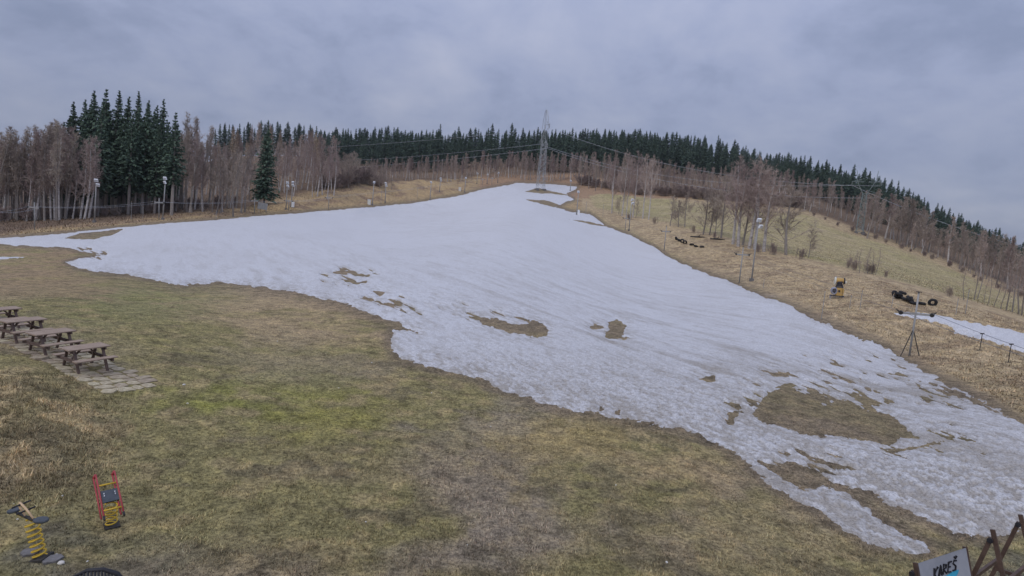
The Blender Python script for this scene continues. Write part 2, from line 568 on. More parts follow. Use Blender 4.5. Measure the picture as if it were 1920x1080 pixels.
class MB:
    def __init__(s):
        s.v, s.f = [], []

    def box(s, c, size, R=None, taper=1.0):
        c = np.asarray(c, float)
        hx, hy, hz = [q / 2 for q in size]
        n = len(s.v)
        for dz in (-1, 1):
            k = taper if dz > 0 else 1
            for dx, dy in ((-1, -1), (1, -1), (1, 1), (-1, 1)):
                p = np.array([dx * hx * k, dy * hy * k, dz * hz])
                if R is not None:
                    p = R @ p
                s.v.append(tuple(c + p))
        s.f += [(n, n + 3, n + 2, n + 1), (n + 4, n + 5, n + 6, n + 7)]
        for i in range(4):
            j = (i + 1) % 4
            s.f.append((n + i, n + j, n + 4 + j, n + 4 + i))
        return s

    def beam(s, a, b, wd, ht, upv=(0, 0, 1)):
        a, b = np.asarray(a, float), np.asarray(b, float)
        d = b - a
        ln = np.linalg.norm(d)
        d = d / ln
        u = np.asarray(upv, float)
        if abs(d @ u) > .97:
            u = np.array([1., 0, 0])
        x = np.cross(d, u)
        x /= np.linalg.norm(x)
        y = np.cross(x, d)
        return s.box((a + b) / 2, (wd, ln, ht), np.stack([x, d, y], 1))

    def tube(s, pts, rad, n=6, cap=True):
        pts = [np.asarray(p, float) for p in pts]
        if not hasattr(rad, '__len__'):
            rad = [rad] * len(pts)
        st = len(s.v)
        for i, p in enumerate(pts):
            d = pts[min(i + 1, len(pts) - 1)] - pts[max(i - 1, 0)]
            d = d / (np.linalg.norm(d) + 1e-9)
            u = np.array([0, 0, 1.]) if abs(d[2]) < .9 else np.array([1., 0, 0])
            x = np.cross(d, u)
            x /= np.linalg.norm(x)
            y = np.cross(d, x)
            for k in range(n):
                a = 2 * math.pi * k / n
                s.v.append(tuple(p + rad[i] * (math.cos(a) * x + math.sin(a) * y)))
        for i in range(len(pts) - 1):
            for k in range(n):
                a, b = st + i * n + k, st + i * n + (k + 1) % n
                s.f.append((a, b, b + n, a + n))
        if cap:
            s.f.append(tuple(st + k for k in range(n))[::-1])
            e = st + (len(pts) - 1) * n
            s.f.append(tuple(e + k for k in range(n)))
        return s

    def blade(s, a, b, wd, side=None):
        a, b = np.asarray(a, float), np.asarray(b, float)
        if side is None:
            side = RNG.normal(size=3)
        d = b - a
        x = np.cross(d, side)
        x *= wd / 2 / (np.linalg.norm(x) + 1e-9)
        n = len(s.v)
        s.v += [tuple(a - x), tuple(a + x), tuple(b)]
        s.f.append((n, n + 1, n + 2))

    def torus(s, c, R, r, axis=(0, 0, 1), n=20, m=8):
        c, ax = np.asarray(c, float), np.asarray(axis, float)
        ax /= np.linalg.norm(ax)
        u = np.cross(ax, [1., 0, 0] if abs(ax[0]) < .9 else [0, 1., 0])
        u /= np.linalg.norm(u)
        v = np.cross(ax, u)
        st = len(s.v)
        for i in range(n):
            a = 2 * math.pi * i / n
            e = math.cos(a) * u + math.sin(a) * v
            for j in range(m):
                b = 2 * math.pi * j / m
                s.v.append(tuple(c + e * (R + r * math.cos(b)) + ax * r * math.sin(b) * 1.25))
        for i in range(n):
            for j in range(m):
                s.f.append((st + i * m + j, st + ((i + 1) % n) * m + j, st + ((i + 1) % n) * m + (j + 1) % m, st + i * m + (j + 1) % m))
        return s

    def mesh(s, name, smooth=False):
        me = bpy.data.meshes.new(name)
        me.from_pydata(s.v, [], s.f)
        if smooth:
            me.polygons.foreach_set('use_smooth', np.ones(len(s.f), bool))
        me.update()
        return me

    def build(s, name, mat, parent=None, smooth=False):
        return link(name, s.mesh(name, smooth), mat, parent)


def copy_tree(o, parent=None):
    c = o.copy()
    C.objects.link(c)
    if parent is not None:
        c.parent = parent
    for ch in list(o.children):
        copy_tree(ch, c)
    return c


# ------------------------------------------------------------------ ground sheet
SOFT = [  # (px, py, rx, ry, colour, strength): patches of turf that differ in colour
    (420, 755, 260, 50, (.152, .162, .045), .8), (640, 790, 220, 60, (.165, .16, .055), .7), (230, 570, 200, 45, (.14, .155, .065), .55),
    (150, 760, 150, 50, (.15, .15, .06), .4), (350, 640, 240, 60, (.17, .16, .075), .5), (600, 600, 200, 60, (.25, .20, .13), .75), (540, 680, 200, 45, (.17, .155, .10), .5),
    (860, 860, 120, 130, (.172, .15, .118), .4), (760, 800, 60, 20, (.24, .215, .19), .5), (1000, 990, 130, 70, (.172, .155, .13), .45), (1240, 880, 120, 50, (.26, .205, .125), .6),
    (1080, 820, 130, 50, (.23, .19, .085), .5), (960, 760, 120, 40, (.20, .18, .15), .5), (150, 1010, 220, 60, (.118, .112, .085), .7), (60, 1050, 120, 40, (.13, .13, .12), .6),
    (1900, 1070, 120, 60, (.075, .08, .075), .6), (1750, 950, 130, 50, (.17, .155, .115), .5), (1500, 1000, 200, 60, (.21, .18, .11), .5), (450, 980, 180, 60, (.165, .15, .085), .5),
    (80, 520, 160, 40, (.19, .145, .095), .7), (100, 480, 140, 18, (.19, .145, .095), .6), (1480, 549, 34, 8, (.42, .39, .34), .9), (800, 1040, 150, 40, (.165, .145, .12), .5)]


def ground_tint(x, y, z, seed=50):
    bank, strip, right, px, py, r = rough_masks(x, y, z)
    nA = fbm(x / 3.1, y / 3.1, 5, seed)
    nB = fbm(x / 0.7, y / 0.7, 4, seed + 3)
    nC = fbm(x / 14, y / 14, 3, seed + 7)
    col = np.empty(x.shape + (3,))
    col[:] = (.172, .152, .085)
    mixk = lambda k, c: col.__setitem__(slice(None), col * (1 - k[..., None]) + np.array(c) * k[..., None])
    mixk(sstep(.52, .62, nA) * .5, (.15, .145, .065))
    mixk(sstep(.50, .38, nA) * .6, (.185, .155, .118))
    mixk(sstep(.56, .66, fbm(x / 1.5, y / .9, 4, seed + 21)) * .55, (.105, .092, .065))
    mixk(sstep(.55, .68, nB) * .5, (.24, .20, .115))
    for cx, cy, rx, ry, c, s in SOFT:
        d = np.sqrt(((px - cx) / rx) ** 2 + ((py - cy) / ry) ** 2)
        mixk(sstep(1.3, .2, d + (nA - .5) * 2.6 + (nB - .5) * 1.2) * s, c)
    mixk(bank * .6, (.19, .162, .10))
    mixk(bank * sstep(.36, .28, nB) * .45, (.07, .06, .042))
    mixk(bank * sstep(.56, .68, nB) * .6, (.33, .27, .16))
    sd = poly_sd(px, py, SNOW)
    # straw coloured ground outside the piste
    dry = sstep(2, -14, sd) * ((px > 1090) & (px - 1000 > (py - 350) * 1.18) & (py < 1000))
    fade = sstep(640, 860, py)
    mixk(dry * (1 - .35 * fade) * .95, (.255, .208, .135))
    mixk(dry * sstep(.50, .62, fbm(x / 2.6, y / 1.3, 4, seed + 9)) * .75, (.165, .13, .09))
    mixk(dry * sstep(.55, .68, nB) * .5, (.33, .275, .19))
    mixk(dry * fade * .4, (.19, .165, .09))
    lf = sstep(2, -10, sd) * ((px < 1090) & (py < 452))
    mixk(lf * .9, (.24, .185, .112))
    mixk(lf * sstep(.5, .64, fbm(x / 4, y / 4, 4, seed + 11)) * .75, (.135, .10, .075))
    md = sstep(-3, 6, poly_sd(px, py, MEADOW) + (nC - .5) * 10)
    mixk(md, (.225, .20, .112))
    mixk(md * sstep(.45, .65, nC) * .5, (.205, .195, .10))
    mixk(md * sstep(.48, .62, fbm(x / 5, y / 1.6, 4, seed + 15)) * .6, (.275, .235, .16))
    mixk(md * sstep(.52, .64, fbm(x / 1.8, y / 1.2, 4, seed + 25)) * .6, (.15, .135, .085))
    top = (px > 900) & (py < 372) & (md < .5) & (sd < 0)
    mixk(top * .8, (.19, .13, .09))
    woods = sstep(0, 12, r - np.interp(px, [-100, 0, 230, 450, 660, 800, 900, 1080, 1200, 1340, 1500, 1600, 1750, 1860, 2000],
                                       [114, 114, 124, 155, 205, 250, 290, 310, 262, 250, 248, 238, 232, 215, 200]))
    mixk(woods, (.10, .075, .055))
    # bare wet soil along the melting edge
    edge = sstep(26, 4, np.abs(sd)) * sstep(430, 620, py) + sstep(7, 2, np.abs(sd)) * sstep(620, 430, py)
    inner = sstep(-4, 10, sd)
    mixk(np.clip(edge * .75 + inner * .6, 0, .85), (.118, .098, .075))
    col = col * np.array([1.62, 1.55, 1.5])
    return np.clip(col, .01, .8)


def polar(th, rr):
    T, Rr = np.meshgrid(th, rr)
    x, y = np.sin(T) * Rr, np.cos(T) * Rr
    n, m = len(rr), len(th)
    idx = np.arange(n * m).reshape(n, m)
    q = np.stack([idx[:-1, :-1], idx[:-1, 1:], idx[1:, 1:], idx[1:, :-1]], -1).reshape(-1, 4)[:, ::-1]
    return x.ravel(), y.ravel(), q


th = np.concatenate([np.linspace(-math.pi, -.86, 40)[:-1], np.linspace(-.86, .86, 760), np.linspace(.86, math.pi, 40)[1:]])
rr = np.concatenate([[.5, 2, 4, 6, 7], np.geomspace(8, 330, 640), np.geomspace(336, 1600, 50)])
x, y, q = polar(th, rr)
z = terrain(x, y)
GZ = z.reshape(len(rr), len(th))


def zgrid(x, y):
    t_, r_ = np.arctan2(x, y), np.hypot(x, y)
    i = np.clip(np.searchsorted(rr, r_) - 1, 0, len(rr) - 2)
    j = np.clip(np.searchsorted(th, t_) - 1, 0, len(th) - 2)
    a = np.clip((r_ - rr[i]) / (rr[i + 1] - rr[i]), 0, 1)
    b = np.clip((t_ - th[j]) / (th[j + 1] - th[j]), 0, 1)
    return (GZ[i, j] * (1 - b) + GZ[i, j + 1] * b) * (1 - a) + (GZ[i + 1, j] * (1 - b) + GZ[i + 1, j + 1] * b) * a


def tz(x, y):
    return float(zgrid(np.float64(x), np.float64(y)))


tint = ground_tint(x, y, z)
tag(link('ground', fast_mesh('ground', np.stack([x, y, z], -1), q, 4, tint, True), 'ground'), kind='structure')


# ------------------------------------------------------------------ snow sheets
def snow_sheet(name, sdf, ths, rs, thick, label):
    x, y, q = polar(ths, rs)
    z = terrain(x, y)
    px, py = project(np.stack([x, y, z], -1))
    s = sdf(px, py)
    r = np.hypot(x, y)
    w_ = s * r / F                                # metres across the line of sight
    keep = s > -6
    lump = (fbm(x / .13, y / .13, 2, 71) - .5)
    big = (fbm(x / 5, y / 9, 4, 73) - .5)
    near = sstep(45, 17, r)
    lumpy = sstep(620, 700, py + (px - 960) * .02) * .6 + sstep(860, 900, py) * .6
    h = np.where(w_ > 0, thick * (1 - np.exp(-np.clip(w_, 0, 9) / .30)), w_ * .9 - .004)
    h = h + sstep(0, .5, w_) * (lump * (.03 + .15 * lumpy) * near + big * .045)
    h = np.maximum(h, np.where(w_ > .02, .006, -1))
    h = np.maximum(h, -.09)
    # dirt that melted out of the old snow: streaks along the grooming direction; painted hollow shade joins it below
    ang = math.radians(-58)
    a_, b_ = x * math.cos(ang) + y * math.sin(ang), -x * math.sin(ang) + y * math.cos(ang)
    st = fbm(a_ / 7.0, b_ / 1.0, 5, 81)
    st2 = fbm(a_ / 26, b_ / 9, 4, 83)
    fine = fbm(a_ / .55, b_ / .22, 4, 85)
    dirt_shade = sstep(.47, .72, st) * sstep(.38, .60, st2) * (.10 + .26 * sstep(75, 28, r)) * sstep(-70, -20, x)
    dirt_shade = dirt_shade + sstep(.48, .72, fine) * .24 * sstep(110, 22, r)
    dirt_shade = dirt_shade + sstep(.8, .05, w_) * .25 * sstep(.4, .6, fine) * sstep(110, 60, r)
    dirt_shade = dirt_shade + sstep(540, 760, py) * .17 + sstep(.12, -.3, lump * 2) * .5 * (.3 + lumpy) * near  # hollows between the lumps get shade painted into the snow colour
    dirt_shade = dirt_shade + sstep(.52, .70, fbm(a_ / 3.2, b_ / .7, 5, 87)) * .15 * sstep(150, 50, r) + sstep(.5, .7, fbm(x / 9, y / 14, 4, 89)) * .06
    if thick > .14:
        dirt_shade = dirt_shade * .3
    dirt_shade = np.clip(dirt_shade, 0, .8)
    col = np.array([.60, .603, .622]) * (1 - dirt_shade[:, None]) + np.array([.29, .255, .21]) * dirt_shade[:, None]
    kq = keep[q].any(1)
    q = q[kq]
    used = np.unique(q)
    mp = np.full(len(x), -1)
    mp[used] = np.arange(len(used))
    V = np.stack([x, y, z + h], -1)[used]
    return tag(link(name, fast_mesh(name, V, mp[q], 4, col[used], True), 'snow'), kind='structure')


snow_sheet('snow', snow_sd, np.linspace(-.83, .86, 1050), np.geomspace(11, 318, 860), .13, None)
snow_sheet('snow', lambda a, b: side_snow_sd(a, b), np.linspace(.50, .86, 300), np.geomspace(34, 66, 170), .2, None)
snow_sheet('snow', lambda a, b: side_snow_sd(a, b), np.linspace(-.86, -.70, 90), np.geomspace(48, 80, 80), .15, None)


# ------------------------------------------------------------------ grass (nobody could count the blades)
def grass_patch(name, n, thr, rr_, hmin, hmax, wd, maskf, label, lean=.9, bright=1.0):
    t_ = RNG.uniform(thr[0], thr[1], n)
    r_ = np.exp(RNG.uniform(math.log(rr_[0]), math.log(rr_[1]), n))
    x, y = np.sin(t_) * r_, np.cos(t_) * r_
    z = terrain(x, y)
    px, py = project(np.stack([x, y, z], -1))
    k = maskf(px, py, x, y, z)
    x, y, z, r_ = x[k], y[k], z[k], r_[k]
    n = len(x)
    col = ground_tint(x, y, z) * RNG.uniform(.35, 1.85, (n, 1)) * bright
    col[:, 0] *= RNG.uniform(.92, 1.12, n)
    cl_ = fbm(x / .30, y / .22, 3, 401)
    cl2 = fbm(x / 1.1, y / 1.1, 3, 403)
    kk_ = np.clip(.25 + 2.3 * (cl_ - .32) + .9 * (cl2 - .5), .22, 1.75)
    col = col * kk_[:, None]
    h = RNG.uniform(hmin, hmax, n) * (.4 + .9 * sstep(.35, .65, cl_))
    a = RNG.uniform(0, 2 * math.pi, n)
    ln = RNG.uniform(.2, 1.0, n) * lean
    wv = wd * RNG.uniform(.6, 1.4, n)
    dx, dy = np.cos(a), np.sin(a)
    b0 = np.stack([x - dy * wv, y + dx * wv, z - .01], -1)
    b1 = np.stack([x + dy * wv, y - dx * wv, z - .01], -1)
    tp = np.stack([x + dx * h * ln * 1.3, y + dy * h * ln * 1.3, z + h * np.sqrt(np.clip(1 - .6 * ln * ln, .1, 1))], -1)
    V = np.stack([b0, b1, tp], 1).reshape(-1, 3)
    o = link(name, fast_mesh(name, V, np.arange(3 * n).reshape(-1, 3), 3, np.repeat(col, 3, 0)), 'grass')
    tag(o, label, 'grass', kind='stuff')


def lawn_mask(px, py, x, y, z):
    return (snow_sd(px, py) < -1) & (side_snow_sd(px, py) < 0) & (poly_sd(px, py, SLAB) < -2)


grass_patch('lawn_grass', 420000, (-.80, .80), (8.5, 45), .02, .062, .008, lawn_mask, 'short matted winter lawn below the melting snow')
grass_patch('bank_grass', 70000, (-.80, -.50), (11, 24), .04, .12, .009,
            lambda px, py, x, y, z: lawn_mask(px, py, x, y, z) & (rough_masks(x, y, z)[0] > RNG.uniform(.1, .9, len(x))), 'long dry tussocks on the bank under the picnic tables', 1.0, 1.0)
grass_patch('dry_grass', 170000, (.05, .80), (32, 150), .05, .17, .022,
            lambda px, py, x, y, z: (snow_sd(px, py) < -2) & (side_snow_sd(px, py) < 0) & (rough_masks(x, y, z)[2] > .3), 'straw coloured dry grass beside the lift line', 1.0, .95)
grass_patch('meadow_grass', 70000, (.12, .80), (66, 240), .04, .16, .05,
            lambda px, py, x, y, z: poly_sd(px, py, MEADOW) > 0, 'grazed winter grass of the sloping meadow', 1.0, .95)
grass_patch('dry_grass', 40000, (-.80, 0.0), (88, 280), .12, .5, .06,
            lambda px, py, x, y, z: (poly_sd(px, py, SNOW) < -4) & (py < 450), 'tall dead grass between the piste and the leafless wood', 1.0, .95)


# ------------------------------------------------------------------ trees
def spruce_meshes(nm, h, base, wid, levels, per, sprays, bw, seed, taper=.75):
    global RNG
    RNG = np.random.default_rng(seed)
    tr, cr = MB(), MB()
    bx, by = RNG.normal(0, .12, 2)
    tr.tube([(0, 0, -.6), (bx, by, h * .35), (bx * .5, by, h * .7), (0, 0, h * .97)], [h * .012 + .05, h * .010 + .02, h * .006 + .01, .02], 6)
    for i in range(levels):
        t = i / (levels - 1)
        zz = h * (base + (1 - base) * (t ** .9)) - .1
        R = wid * ((1 - t) ** taper) * (1 - .55 * math.exp(-t * 9) * (base > .2)) + .12
        nb = max(3, int(per * (1 - .45 * t)))
        a0 = RNG.uniform(0, 6.28)
        for b in range(nb):
            a = a0 + 6.283 * b / nb + RNG.normal(0, .25)
            L_ = R * RNG.uniform(.62, 1.18)
            if RNG.random() < .07:
                continue
            d = np.array([math.cos(a), math.sin(a), 0])
            droop = (.30 - .75 * t) + RNG.normal(0, .07)
            org = np.array([0, 0, zz + RNG.normal(0, .12)])
            tip = org + d * L_ + np.array([0, 0, -droop * L_])
            sd = np.array([-d[1], d[0], 0])
            for k in range(sprays):
                f = (k + .4 + RNG.uniform(-.3, .3)) / sprays
                p = org * (1 - f) + tip * f
                s_ = RNG.choice([-1, 1])
                q = p + d * L_ * RNG.uniform(.12, .34) + sd * s_ * L_ * RNG.uniform(.05, .36) * (1.1 - f) + np.array([0, 0, -RNG.uniform(.05, .55) * min(1, L_)])
                cr.blade(p + np.array([0, 0, .06]), q, bw * RNG.uniform(.6, 1.4) * (.55 + .45 * (1 - t)), sd * RNG.normal(0, .5) + np.array([0, 0, 1.]) + d * RNG.normal(0, .8))
            cr.blade(org, tip, bw * .7, np.array([0, 0, 1.]) + sd * RNG.normal(0, .6))
    for k in range(3):
        cr.blade((0, 0, h * .95), (RNG.normal(0, .05), RNG.normal(0, .05), h * 1.01), .16)
    return tr.mesh(nm + '_trunk'), cr.mesh(nm + '_crown'), h


def bare_meshes(nm, h, first, spread, limbs, subs, twigs, tw, seed, up=.75, stems=1, trunk_r=.011):
    global RNG
    RNG = np.random.default_rng(seed)
    tr, cr = MB(), MB()
    for s_ in range(stems):
        lean = RNG.normal(0, .035 if stems == 1 else .26, 2)
        org = np.zeros(2) if stems == 1 else RNG.normal(0, .12 * h, 2)
        hh = h * (1 if s_ == 0 else RNG.uniform(.7, 1))
        bend = RNG.normal(0, .018, 2)

        def tp(t):
            return np.array([(lean[0] * t + bend[0] * math.sin(t * 4)) * hh + org[0], (lean[1] * t + bend[1] * math.sin(t * 3.3)) * hh + org[1], t * hh])
        ts = np.linspace(0, .96, 7)
        rad = [max(.018, hh * trunk_r * (1 - t) ** .8 + .012) for t in ts]
        pts = [tp(t) for t in ts]
        pts[0] = pts[0] - np.array([0, 0, .5])
        tr.tube(pts, rad, 6)
        for i in range(limbs):
            t = first + (.97 - first) * ((i + RNG.uniform(0, .9)) / limbs)
            a = RNG.uniform(0, 6.283)
            L_ = hh * spread * (1.12 - t) * RNG.uniform(.6, 1.15) + .3
            d = np.array([math.cos(a), math.sin(a), 0])
            upk = up * RNG.uniform(.65, 1.25)
            p0 = tp(t)
            dirv = d * 1.0 + np.array([0, 0, upk])
            dirv /= np.linalg.norm(dirv)
            p1 = p0 + dirv * L_ * .5
            p2 = p1 + (dirv + np.array([0, 0, .35 * up]) + RNG.normal(0, .12, 3)) * L_ * .5
            r0 = max(.014, hh * trunk_r * .38 * (1 - t))
            cr.tube([p0, p1, p2], [r0, r0 * .65, .010], 3, cap=False)
            for j in range(subs):
                f = RNG.uniform(.2, 1.0)
                p = p0 + (p1 - p0) * min(1, f * 2) + (p2 - p1) * max(0, f * 2 - 1)
                e = dirv * .7 + RNG.normal(0, .55, 3) + np.array([0, 0, .25])
                e /= np.linalg.norm(e)
                l2 = L_ * RNG.uniform(.22, .5)
                qv = p + e * l2
                cr.blade(p, qv, tw * 1.5)
                for k in range(twigs):
                    g = RNG.uniform(.1, 1)
                    p_ = p + (qv - p) * g
                    e2 = e * .8 + RNG.normal(0, .6, 3)
                    e2 /= np.linalg.norm(e2)
                    cr.blade(p_, p_ + e2 * RNG.uniform(.35, .95) * (.5 + L_ * .16), tw * RNG.uniform(.7, 1.2))
    return tr.mesh(nm + '_trunk'), cr.mesh(nm + '_crown'), h


KIND = {}


def reg(kind, name, tm, cm, variants):
    out = []
    for t, c, h in variants:
        t.materials.append(MATS[tm])
        c.materials.append(MATS[cm])
        out.append((t, c, h))
    KIND[kind] = (name, out)


reg('spruce', 'spruce_tree', 'spruce_bark', 'spruce', [spruce_meshes('spruce', 23, (.22, .28, .18, .33, .24)[i], (3.3, 2.8, 3.7, 3.0, 3.4)[i], 44, 9, 8, .55, 100 + i, 1.0) for i in range(5)])
reg('spruce_full', 'spruce_tree', 'spruce_bark', 'spruce', [spruce_meshes('spruce', 18, .10, 3.4, 44, 11, 9, .6, 120)])
reg('spruce_far', 'spruce_tree', 'spruce_bark', 'spruce_far', [spruce_meshes('spruce', 24, (.14, .22, .3, .18, .12)[i], (3.8, 4.4, 3.3, 4.8, 3.0)[i], 28, 9, 6, 1.15, 130 + i) for i in range(5)])
reg('larch', 'larch_tree', 'spruce_bark', 'larch', [spruce_meshes('larch', 20, .2, 2.9, 34, 9, 12, .22, 140 + i) for i in range(2)])
reg('birch', 'birch_tree', 'birch_bark', 'birch_twig', [bare_meshes('birch', 16, .26, .24, 32, 9, 9, .045, 150 + i, 1.7, trunk_r=.0125) for i in range(4)])
reg('birch_far', 'birch_tree', 'birch_bark', 'birch_twig', [bare_meshes('birch', 16, .26, .22, 30, 8, 8, .11, 160 + i, 1.8, trunk_r=.016) for i in range(4)])
reg('birch_big', 'birch_tree', 'birch_bark', 'birch_twig', [bare_meshes('birch', 16, .26, .42, 30, 9, 9, .04, 165 + i, 1.2, trunk_r=.016) for i in range(3)])
reg('grey', 'bare_tree', 'grey_bark', 'grey_twig', [bare_meshes('bare', 14, .16, .40, 28, 10, 9, .065, 170 + i, .95) for i in range(3)])
reg('tall_grey', 'bare_tree', 'grey_bark', 'grey_twig', [bare_meshes('bare', 17, .30, .18, 32, 8, 9, .05, 200 + i, 1.9, trunk_r=.012) for i in range(4)])
reg('grey_near', 'bare_tree', 'grey_bark', 'grey_twig', [bare_meshes('bare', 12, .14, .42, 26, 11, 11, .045, 175 + i, .9, trunk_r=.017) for i in range(2)])
reg('sapling', 'sapling_tree', 'grey_bark', 'shrub_twig', [bare_meshes('sapling', 7, .2, .16, 16, 4, 4, .022, 180 + i, 1.6, trunk_r=.007) for i in range(2)])
reg('shrub', 'bare_shrub', 'grey_bark', 'shrub_twig', [bare_meshes('shrub', 4, .03, .3, 14, 6, 6, .07, 190 + i, 1.3, stems=7, trunk_r=.006) for i in range(3)])
reg('shrub_near', 'bare_shrub', 'grey_bark', 'shrub_twig', [bare_meshes('shrub', 3.5, .03, .2, 12, 5, 5, .026, 195 + i, 1.5, stems=9, trunk_r=.006) for i in range(2)])
RNG = np.random.default_rng(99)
prnd = random.Random(5)
CNT = {}


def plant(kind, px, Y, top=None, h=None, label='', group=None, cat=None, lean=0.0, wide=1.0, py=None):
    p = ground(px, py) if py is not None else spot(px, Y)
    if h is None:
        h = height_to(p, top)
    if kind in ('tall_grey', 'grey'):
        for a, b in (('reddish birch', 'slim grey bare tree'), ('pale trunked birch', 'slim grey bare tree'), ('thin pale birch', 'thin grey bare tree')):
            label = label.replace(a, b)
    if kind.startswith('birch'):
        for a, b in (('tall grey leafless tree', 'tall pale stemmed birch'), ('grey leafless tree', 'pale stemmed birch'), ('brown leafless larch wood tree', 'brown leafless birch')):
            label = label.replace(a, b)
    name, vs_ = KIND[kind]
    t, c, h0 = prnd.choice(vs_)
    s = h / h0
    e = empty(name, p, prnd.uniform(0, 6.28), label, cat or name.replace('_', ' '), group)
    ws = s * wide * prnd.uniform(.9, 1.12)
    e.scale = (ws, ws, s)
    if lean:
        e.rotation_euler = (prnd.gauss(0, .015), lean + prnd.gauss(0, .015), 0)
    for nm, me in (('trunk', t), ('crown', c)):
        o = bpy.data.objects.new(nm, me)
        C.objects.link(o)
        o.parent = e
    CNT[name] = CNT.get(name, 0) + 1
    return e


U = prnd.uniform
ip = lambda v, pts: float(np.interp(v, [a for a, b in pts], [b for a, b in pts]))

# left wood, leafless part
LT = [(-60, 262), (0, 258), (60, 246), (110, 235), (130, 245)]
for i in range(92):
    px = -50 + 175 * (i + U(0, 1)) / 92
    plant('tall_grey' if i % 4 else 'birch', px, U(112, 165) if i % 2 else U(110, 122), ip(px, LT) + U(-10, 45), label='tall grey leafless tree crowded in the wood left of the dark spruces',
          group='leafless trees left of the spruce clump', lean=.05)
# dense clump of spruces
CT = [(100, 250), (112, 225), (130, 198), (155, 184), (185, 176), (215, 182), (240, 178), (262, 190), (285, 196), (310, 192), (330, 225)]
for i in range(34):
    px = 108 + 220 * (i + U(0, 1)) / 34
    plant('spruce', px, U(120, 150), ip(px, CT) + (U(-8, 6) if i % 3 == 0 else U(8, 60)), label='tall dark green spruce with bare lower trunk in the dense clump',
          group='spruces of the dense clump', lean=.04, wide=1.05)
for i, (px, top) in enumerate([(150, 262), (158, 270), (166, 258), (136, 300), (118, 255), (122, 240)]):
    plant('birch', px, U(112, 118), top, label='slender brown twigged birch in front of the dark spruce clump', group='birches before the spruce clump', lean=.05)
for i in range(16):
    px = 105 + 230 * (i + U(0, 1)) / 16
    plant('spruce_full', px, U(150, 172), h=U(8, 13), label='younger spruce in the shade behind the bare trunks of the clump', group='young spruces behind the clump', lean=.04)
# birches right of the clump
for i in range(50):
    px = 318 + 195 * (i + U(0, 1)) / 50
    plant('birch' if i % 2 else 'tall_grey', px, U(165, 200) if px > 462 else (U(128, 185) if i % 2 else U(128, 145)), ip(px, [(318, 225), (350, 218), (400, 262), (480, 275)]) + U(-6, 50),
          label='pale trunked birch between the spruce clump and the lone spruce', group='birches by the lone spruce', lean=.045)
plant('spruce_full', 495, 152, 243, label='lone dark spruce with branches to the ground among leafless birches', lean=.03, wide=1.0)
for i in range(30):
    px = 520 + 110 * (i + U(0, 1)) / 30
    plant('birch', px, U(168, 215), 258 + U(-4, 40), label='purplish birch right of the lone spruce', group='birches right of the lone spruce', lean=.04)
plant('larch', 590, 215, 249, label='orange brown larch rising over the birches', wide=1.2)
plant('larch', 566, 232, 262, label='small orange brown larch behind the birches')
for i in range(26):
    px = 600 + 135 * (i + U(0, 1)) / 26
    plant('grey', px, U(196, 232), ip(px, [(600, 290), (650, 283), (735, 310)]) + U(-4, 26), label='rounded grey leafless tree at the dry grass strip', group='rounded grey trees by the grass strip')
for i in range(18):
    px = 590 + 125 * (i + U(0, 1)) / 18
    plant('shrub', px, ip(px, [(590, 185), (715, 215)]) + U(-2, 5), h=U(3, 6), label='brown leafless shrub at the foot of the grey trees', group='shrubs by the grass strip')
for i in range(22):
    px = -20 + 470 * (i + U(0, 1)) / 22
    plant('shrub', px, ip(px, [(0, 110), (230, 121), (450, 150)]) + U(-1, 3), h=U(1.6, 3.6), label='low brown shrub along the front edge of the left wood', group='shrubs along the left wood')
# mixed hillside behind the left birches
SK = [(330, 238), (380, 232), (440, 229), (500, 225), (560, 230), (600, 238), (700, 237), (800, 240), (900, 240), (960, 238), (1100, 239), (1160, 238), (1250, 246), (1330, 256),
      (1400, 274), (1450, 285), (1500, 294), (1560, 303), (1610, 318), (1680, 345), (1730, 372), (1800, 405), (1850, 425), (1890, 440), (1960, 470)]
for i in range(44):
    px = 335 + 270 * (i + U(0, 1)) / 44
    plant('larch' if i % 5 < 3 else 'birch_far', px, U(260, 400), ip(px, SK) + U(6, 46), label='brown leafless larch on the hillside behind the birches' if i % 5 < 3 else 'brown leafless birch among the larches on the hillside', group='brown trees on the left hillside')
nsp = 0
for i in range(30):
    px = 400 + 200 * (i + U(0, 1)) / 30
    plant('spruce_far', px, U(380, 430), ip(px, SK) + abs(prnd.gauss(0, 7)), label='distant spruce among brown larches on the left ridge', group='spruces on the left ridge')
# long spruce forest on the ridge
R1 = []
for i in range(140):
    px = 596 + 900 * (i + U(0, 1)) / 140
    R1.append((px, U(395, 440), ip(px, SK) + abs(prnd.gauss(0, 10)) - (U(0, 9) if i % 5 == 0 else 0)))
for px, Y, top in R1:
    plant('spruce_far', px, Y, top, wide=U(.8, 1.35), label='spruce standing along the top of the dark ridge forest', group='spruces of the ridge forest')
for i in range(50):
    px = 596 + 880 * (i + U(0, 1)) / 50
    plant('spruce_far', px, U(315, 345), ip(px, SK) + U(20, 44), h=None, label='spruce at the front of the dark ridge forest above the birches', group='front spruces of the ridge forest')
FR = []
for i in range(46):
    px = 1470 + 460 * (i + U(0, 1)) / 46
    Y = ip(px, [(1470, 300), (1600, 265), (1750, 235), (1930, 215)]) + U(0, 30)
    plant('spruce_far', px, Y, ip(px, SK) + abs(prnd.gauss(0, 9)) - 4, label='pointed spruce on the descending right hand ridge', group='spruces of the right ridge', wide=.85)
